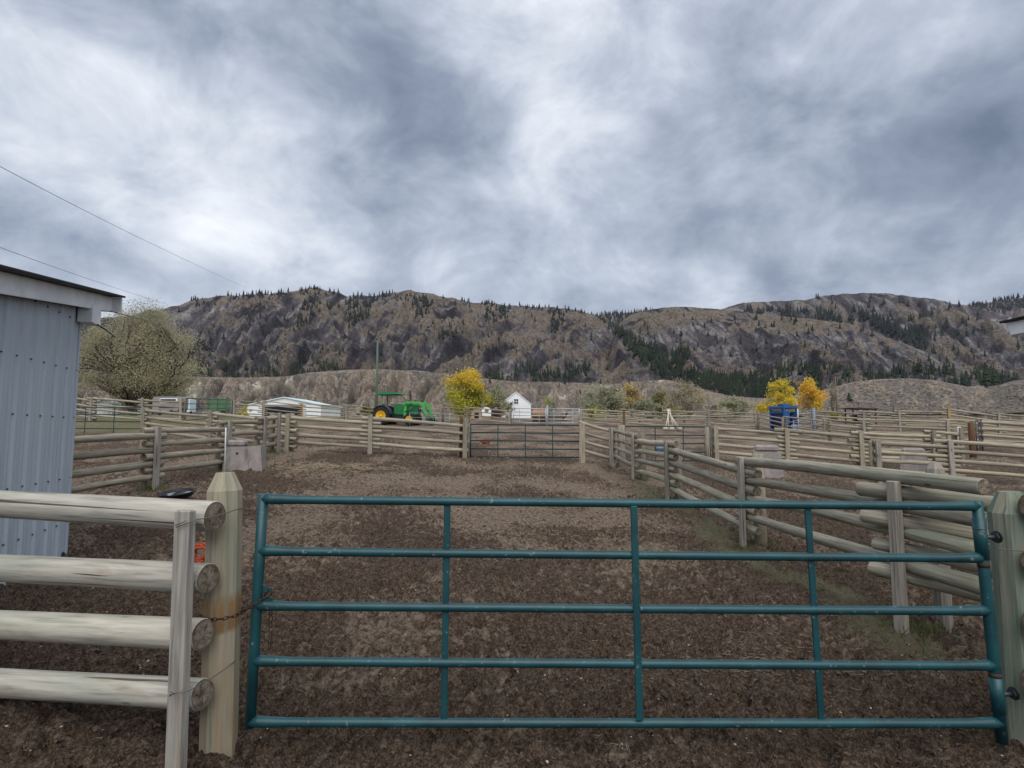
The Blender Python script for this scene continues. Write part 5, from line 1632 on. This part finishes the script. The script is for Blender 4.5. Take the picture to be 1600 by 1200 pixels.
# ------------------------------------------------------------------ broadleaf trees and bushes
def btree(name, label, base, H, W, mats, nclu, nleaf, lsize, seed, trunk_h=.22, trunk_r=.03, stems=1, bark='bark', zcol=None, low=.12, group=None, squash=1., cat='tree', droop=0., sparse=1.0, topw=.55, spread=.062):
    rs = np.random.RandomState(seed); rr = random.Random(seed)
    base = Vector(base)
    root = thing(name, label, cat, base, group=group)
    clus = []
    while len(clus) < nclu:
        u = rs.rand(3) * 2 - 1
        d = math.sqrt((u ** 2).sum())
        if d > 1 or d < .35: continue
        z = (u[2] + 1) / 2
        lim = 1 - (1 - topw) * max(0, (z - .45) / .55) ** 1.5 - .25 * max(0, (.3 - z) / .3)
        lob = .80 + .28 * math.sin(3 * math.atan2(u[1], u[0]) + seed) + .16 * math.sin(5 * math.atan2(u[1], u[0]) + z * 7 + seed * 2)
        clus.append(Vector((u[0] * W / 2 * lim * lob, u[1] * W / 2 * lim * lob * squash, H * (low + (1 - low) * z))))
    m = MB()
    forks = []
    for s_ in range(stems):
        a_ = 6.283 * s_ / max(stems, 1) + rr.random(); ld = 0 if stems == 1 else .10
        f_ = Vector((math.cos(a_) * W * ld, math.sin(a_) * W * ld, H * trunk_h))
        b0_ = Vector((math.cos(a_) * W * ld * .15, math.sin(a_) * W * ld * .15, -.3))
        m.tube([b0_, b0_.lerp(f_, .5) + Vector((rr.uniform(-.1, .1), rr.uniform(-.1, .1), 0)), f_], [H * trunk_r, H * trunk_r * .8, H * trunk_r * .62], 8)
        f2 = Vector((f_.x * 1.8 + rr.uniform(-.08, .08) * W, f_.y * 1.8, H * (trunk_h + .25)))
        m.tube([f_, f2], [H * trunk_r * .6, H * trunk_r * .38], 7)
        forks += [(f_, .40), (f2, .30)]
    for c in clus:
        f_, fr_ = min(forks, key=lambda q: (q[0] - c).length + rr.random() * W * .2 + (H * .3 if q[0].z > c.z else 0))
        mid = f_.lerp(c, .5) + Vector((rr.uniform(-.06, .06) * W, rr.uniform(-.06, .06) * W, H * .05 - droop * H * .02))
        m.tube([f_, mid, c], [H * trunk_r * fr_ * rr.uniform(.4, 1), H * trunk_r * .22, H * trunk_r * .05], 5, cap=False)
    m.build('trunk', bark, root)
    C = np.array([tuple(c) for c in clus])
    per = nleaf // nclu
    wts = rs.uniform(.4, 1.6, nclu)
    ci = rs.choice(nclu, nleaf, p=wts / wts.sum())
    sg = np.array([W * spread * 1.15, W * spread * 1.15 * max(squash, .6), H * spread])
    P = C[ci] + rs.randn(nleaf, 3) * sg * rs.uniform(.5, 1.3, (nclu, 1))[ci]
    if droop: P[:, 2] -= droop * np.abs(rs.randn(nleaf)) * H * .03
    P[:, 2] = np.maximum(P[:, 2], .05)
    a = rs.randn(nleaf, 3); a /= np.linalg.norm(a, axis=1)[:, None]
    b = rs.randn(nleaf, 3); b -= (a * b).sum(1)[:, None] * a; b /= np.linalg.norm(b, axis=1)[:, None]
    s1 = lsize * rs.uniform(.6, 1.3, (nleaf, 1)); s2 = s1 * rs.uniform(.4, .7, (nleaf, 1))
    V = np.stack([P - a * s1, P + b * s2, P + a * s1, P - b * s2], 1).reshape(-1, 3)
    Fq = np.arange(nleaf * 4).reshape(-1, 4)
    nm = len(mats)
    cb = rs.rand(nclu)
    if zcol:
        f_ = P[:, 2] / H + .12 * (cb[ci] - .5) * 2 + .05 * rs.randn(nleaf)
        mi = np.zeros(nleaf, int)
        hi_, lo_ = zcol
        top = f_ > .60
        mi = np.where(top, np.array(hi_)[rs.randint(0, len(hi_), nleaf)], np.array(lo_)[rs.randint(0, len(lo_), nleaf)])
    else:
        mi = ((cb[ci] * nm + rs.rand(nleaf) * 1.0) % nm).astype(int)
    np_mesh('crown', V, Fq, mats, mi, smooth=False, parent=root)
    return root


btree('olive_tree', 'big spreading pale olive tree behind the shed', GP(218, 58), 11.4, 14.0, ['olive_a', 'olive_b', 'olive_c', 'olive_a'], 240, 95000, .072, 3, .13, .034, 3, low=.10, droop=.8, topw=.5, squash=.8, spread=.050)
btree('poplar_tree', 'dense yellow green autumn tree behind the tractor', GP(734, 108), 9.5, 10.2, ['yellow_a', 'yellow_b', 'yellow_c', 'lime_a', 'lime_b'], 52, 15000, .18, 8, .12, .02, 3, spread=.058, zcol=((0, 0, 1, 2), (3, 3, 4, 1)), low=.06, topw=.95)
btree('olive_shrub', 'grey green shrub tree between the yellow tree and white barn', GP(778, 109), 6.8, 4.6, ['sage_a', 'sage_b', 'olive_a'], 34, 4600, .16, 12, .15, .02, 3, low=.12)
btree('olive_shrub', 'low grey bush touching the white barn corner', GP(797, 112), 3.4, 3.4, ['twig_a', 'sage_b'], 18, 1100, .14, 15, .15, .02, 3, low=.1)
btree('willow_shrub', 'broad pale grey green bush right of the white barn', GP(945, 100), 6.2, 8.8, ['sage_a', 'sage_b', 'sage_a'], 50, 11000, .18, 21, .1, .018, 5, low=.06, topw=.7)
btree('aspen_tree', 'small amber autumn tree beside the pale grey bush', GP(985, 104), 6.6, 4.8, ['amber_a', 'amber_a', 'twig_a'], 30, 5200, .16, 22, .12, .016, 3, bark='pale_bark', low=.08)
btree('willow_shrub', 'low pale bush right of the amber tree', GP(1010, 100), 4.0, 5.0, ['sage_a', 'sage_b'], 26, 3600, .17, 23, .1, .018, 4, low=.06)
btree('willow_shrub', 'dark olive rounded bush on the slope in the centre', GP(1031, 118), 6.2, 5.2, ['moss_a', 'olive_b'], 26, 4200, .18, 24, .1, .02, 3, low=.08)
btree('willow_shrub', 'bare twiggy grey bush with few yellow leaves', GP(1072, 108), 7.4, 8.6, ['twig_a', 'twig_a', 'moss_a', 'olive_a'], 60, 6500, .15, 25, .1, .014, 6, bark='pale_bark', low=.06, topw=.7)
btree('willow_shrub', 'small olive bush low between the distant fences', GP(1050, 92), 2.8, 4.2, ['moss_a', 'olive_b', 'olive_a'], 20, 1700, .16, 26, .1, .02, 3, low=.05)
btree('willow_shrub', 'pale bush left of the bright yellow trees', GP(1145, 104), 4.2, 7.0, ['sage_a', 'olive_a', 'sage_b'], 34, 5200, .17, 27, .1, .02, 4, low=.05)
btree('willow_shrub', 'small grey bush above the far fence at centre right', GP(1115, 112), 3.2, 4.6, ['sage_b', 'twig_a'], 20, 1600, .17, 28, .1, .02, 4, low=.05)
btree('aspen_tree', 'bright yellow autumn tree left of the blue chute', GP(1217, 84), 6.0, 5.9, ['yellow_a', 'yellow_b', 'yellow_a'], 40, 8500, .14, 31, .14, .018, 4, bark='pale_bark', low=.06, topw=.8, spread=.056)
btree('aspen_tree', 'orange yellow fan shaped autumn tree right of the blue chute', GP(1269, 90), 6.4, 5.0, ['yellow_c', 'yellow_a', 'yellow_c'], 36, 7000, .14, 32, .28, .015, 5, bark='pale_bark', low=.30, topw=.95, spread=.056)
btree('willow_shrub', 'dark green low bush at the foot of the dark pole', GP(1304, 108), 1.9, 3.2, ['moss_a', 'lime_b'], 14, 900, .16, 33, .1, .02, 3, low=.05)
btree('willow_shrub', 'bare grey twiggy tree around the slim dark pole', GP(1302, 112), 8.0, 2.6, ['twig_a', 'sage_b'], 20, 700, .14, 34, .2, .012, 2, low=.3)
btree('willow_shrub', 'yellow green low plants below the pale grey bush', GP(930, 80), 1.5, 3.4, ['lime_a', 'lime_b'], 14, 900, .14, 35, .1, .02, 3, low=.05)
btree('willow_shrub', 'yellow bush at the left end of the pale blue barn', GP(384, 80), 1.9, 2.2, ['lime_a', 'yellow_b'], 14, 800, .13, 36, .1, .02, 3, low=.05)
btree('willow_shrub', 'small dark bush left of the tractor behind the far fence', GP(572, 92), 2.4, 2.6, ['moss_a', 'conifer'], 14, 900, .15, 37, .1, .02, 3, low=.05)
btree('willow_shrub', 'pale weed tree behind the galvanised panel post', GP(857, 60), 2.6, 1.3, ['sage_a', 'lime_a'], 12, 380, .1, 38, .2, .012, 2, low=.2)

# ------------------------------------------------------------------ ground litter
rs = np.random.RandomState(40)


def surf(x, y):
    return gz(x, y)


def litter_pos(n, ymin=2.2, ymax=19):
    y = ymin * np.exp(rs.rand(n) * math.log(ymax / ymin))
    x = (rs.rand(n) * 2 - 1) * (y * .95 + .3)
    return x, y


from_grid_x, from_grid_y = xs, ys


def zgrid(x, y):
    i = np.clip(np.searchsorted(ys, y) - 1, 0, ny - 2); j = np.clip(np.searchsorted(xs, x) - 1, 0, nx - 2)
    fx = (x - xs[j]) / (xs[j + 1] - xs[j]); fy = (y - ys[i]) / (ys[i + 1] - ys[i])
    return Z[i, j] * (1 - fx) * (1 - fy) + Z[i, j + 1] * fx * (1 - fy) + Z[i + 1, j] * (1 - fx) * fy + Z[i + 1, j + 1] * fx * fy


def slabs(name, label, n, ln, wd, mat, cat, ymax=19, pos=None, lift=.004, updir=.15):
    x, y = pos if pos else litter_pos(n, 2.2, ymax)
    n = len(x)
    z = zgrid(x, y) + lift
    th = rs.rand(n) * 6.283
    L_ = rs.uniform(ln[0], ln[1], n) * np.clip(y / 7, .8, 1.6); W_ = wd * np.clip(y / 5, .8, 2.0)
    el = rs.randn(n) * updir
    a = np.stack([np.cos(th) * np.cos(el), np.sin(th) * np.cos(el), np.sin(el)], -1) * L_[:, None] / 2
    b = np.stack([-np.sin(th), np.cos(th), np.zeros(n)], -1) * W_[:, None] / 2
    u = np.zeros((n, 3)); u[:, 2] = W_ * .5
    c = np.stack([x, y, z + np.abs(a[:, 2])], -1)
    V = np.stack([c - a - b, c - a + b, c - a + u, c + a - b, c + a + b, c + a + u], 1).reshape(-1, 3)
    base_ = np.array([(0, 3, 5, 2), (1, 2, 5, 4), (0, 1, 4, 3)])
    Fq = (base_[None] + (np.arange(n) * 6)[:, None, None]).reshape(-1, 4)
    o = np_mesh(name, V, Fq, mat, smooth=False)
    return tag(o, label, cat, kind='stuff')


slabs('straw', 'loose straw bits scattered over the churned mud', 4200, (.012, .05), .0032, 'straw', 'straw')
hx = rs.randn(900) * .9 - 5.0; hy = rs.randn(900) * .35 + 15.6
slabs('straw', 'strewn pale hay on the mud near the back left corner', 900, (.06, .16), .008, 'straw', 'hay', pos=(hx, hy), lift=.01)


for (cx_, cy_, sx_, sy_, nn_, lab_) in ((1.65, 4.55, .55, .28, 420, 'patch of trampled straw on the mud behind the gate at right'), (.4, 8.6, .9, .45, 380, 'thin patch of straw in the middle of the pen')):
    slabs('straw', lab_, nn_, (.03, .10), .004, 'straw', 'straw', pos=(cx_ + rs.randn(nn_) * sx_, cy_ + rs.randn(nn_) * sy_), lift=.006)


def lumps(name, label, n, size, mat, cat, ymax=19, squash=.6, sink=.3):
    x, y = litter_pos(n, 2.2, ymax)
    s = rs.uniform(*size, n) ** 1.0 * np.clip(y / 8, .9, 1.5)
    z = zgrid(x, y)
    octv = np.array([(1, 0, 0), (0, 1, 0), (-1, 0, 0), (0, -1, 0), (.0, .0, 1), (.7, .7, .5), (-.7, .7, .45), (-.7, -.7, .5), (.7, -.7, .55)])
    fc = np.array([(0, 5, 4), (5, 1, 4), (1, 6, 4), (6, 2, 4), (2, 7, 4), (7, 3, 4), (3, 8, 4), (8, 0, 4)])
    V = octv[None] * s[:, None, None] * rs.uniform(.6, 1.3, (n, 9, 1)); V[:, :, 2] *= squash
    V += np.stack([x, y, z - s * sink * .3], -1)[:, None, :]
    V[:, :4, 2] -= (s * .3)[:, None]
    Fq = (fc[None] + (np.arange(n) * 9)[:, None, None]).reshape(-1, 3)
    o = np_mesh(name, V.reshape(-1, 3), Fq, mat, smooth=True)
    return tag(o, label, cat, kind='stuff')


lumps('pebbles', 'pale pebbles scattered over the mud', 1500, (.004, .012), 'stone', 'pebbles')
lumps('mud_clods', 'dark clods of churned mud', 13000, (.006, .026), 'clod', 'mud', 16)


def blades(name, label, spots, mat, cat):
    V, Fc = [], []
    o = 0
    for (cx, cy, sd_, n, h) in spots:
        x = cx + rs.randn(n) * sd_; y = cy + rs.randn(n) * sd_
        z = zgrid(x, y)
        th = rs.rand(n) * 6.283; hh_ = h * rs.uniform(.4, 1.2, n); ww = hh_ * .07 + .002
        lx, ly = rs.randn(n) * hh_ * .4, rs.randn(n) * hh_ * .4
        p0 = np.stack([x - np.cos(th) * ww, y - np.sin(th) * ww, z - .01], -1); p1 = np.stack([x + np.cos(th) * ww, y + np.sin(th) * ww, z - .01], -1)
        p2 = np.stack([x + lx, y + ly, z + hh_], -1)
        V.append(np.stack([p0, p1, p2], 1).reshape(-1, 3)); Fc.append(np.arange(n * 3).reshape(-1, 3) + o); o += n * 3
    ob = np_mesh(name, np.vstack(V), np.vstack(Fc), mat, smooth=False)
    return tag(ob, label, cat, kind='stuff')


sp_ = []
for (x, y, z) in [tuple(p) for p in feet(RIGHT)[:4]]:
    sp_.append((x + .12, y + .1, .12, 260, .09)); sp_.append((x - .25, y - .2, .25, 160, .06))
for yy in np.arange(4.5, 15, .45): sp_.append((3.28 + rs.randn() * .12, yy, .22, 70, .05))
for (x, y, z) in [tuple(p) for p in feet(LEFT)]:
    sp_.append((x, y, .18, 220, .10))
sp_.append((-6.4, 15.3, .3, 260, .08))
blades('grass', 'short green weeds growing along the fence feet', sp_, 'grass_blade', 'grass')

# ------------------------------------------------------------------ air
hm = bpy.data.materials.new('haze_air'); hm.use_nodes = True; MATS['haze_air'] = hm
hm.node_tree.nodes.clear()
pv = hm.node_tree.nodes.new('ShaderNodeVolumePrincipled'); pv.inputs['Color'].default_value = (.80, .86, 1, 1)
pv.inputs['Density'].default_value = 0.000022; pv.inputs['Anisotropy'].default_value = 0.2
ho = hm.node_tree.nodes.new('ShaderNodeOutputMaterial'); hm.node_tree.links.new(pv.outputs[0], ho.inputs['Volume'])
hz = MB(); hz.box((0, 1700, 310), (8400, 4200, 700)); hz = hz.build('haze', 'haze_air'); tag(hz, kind='stuff')
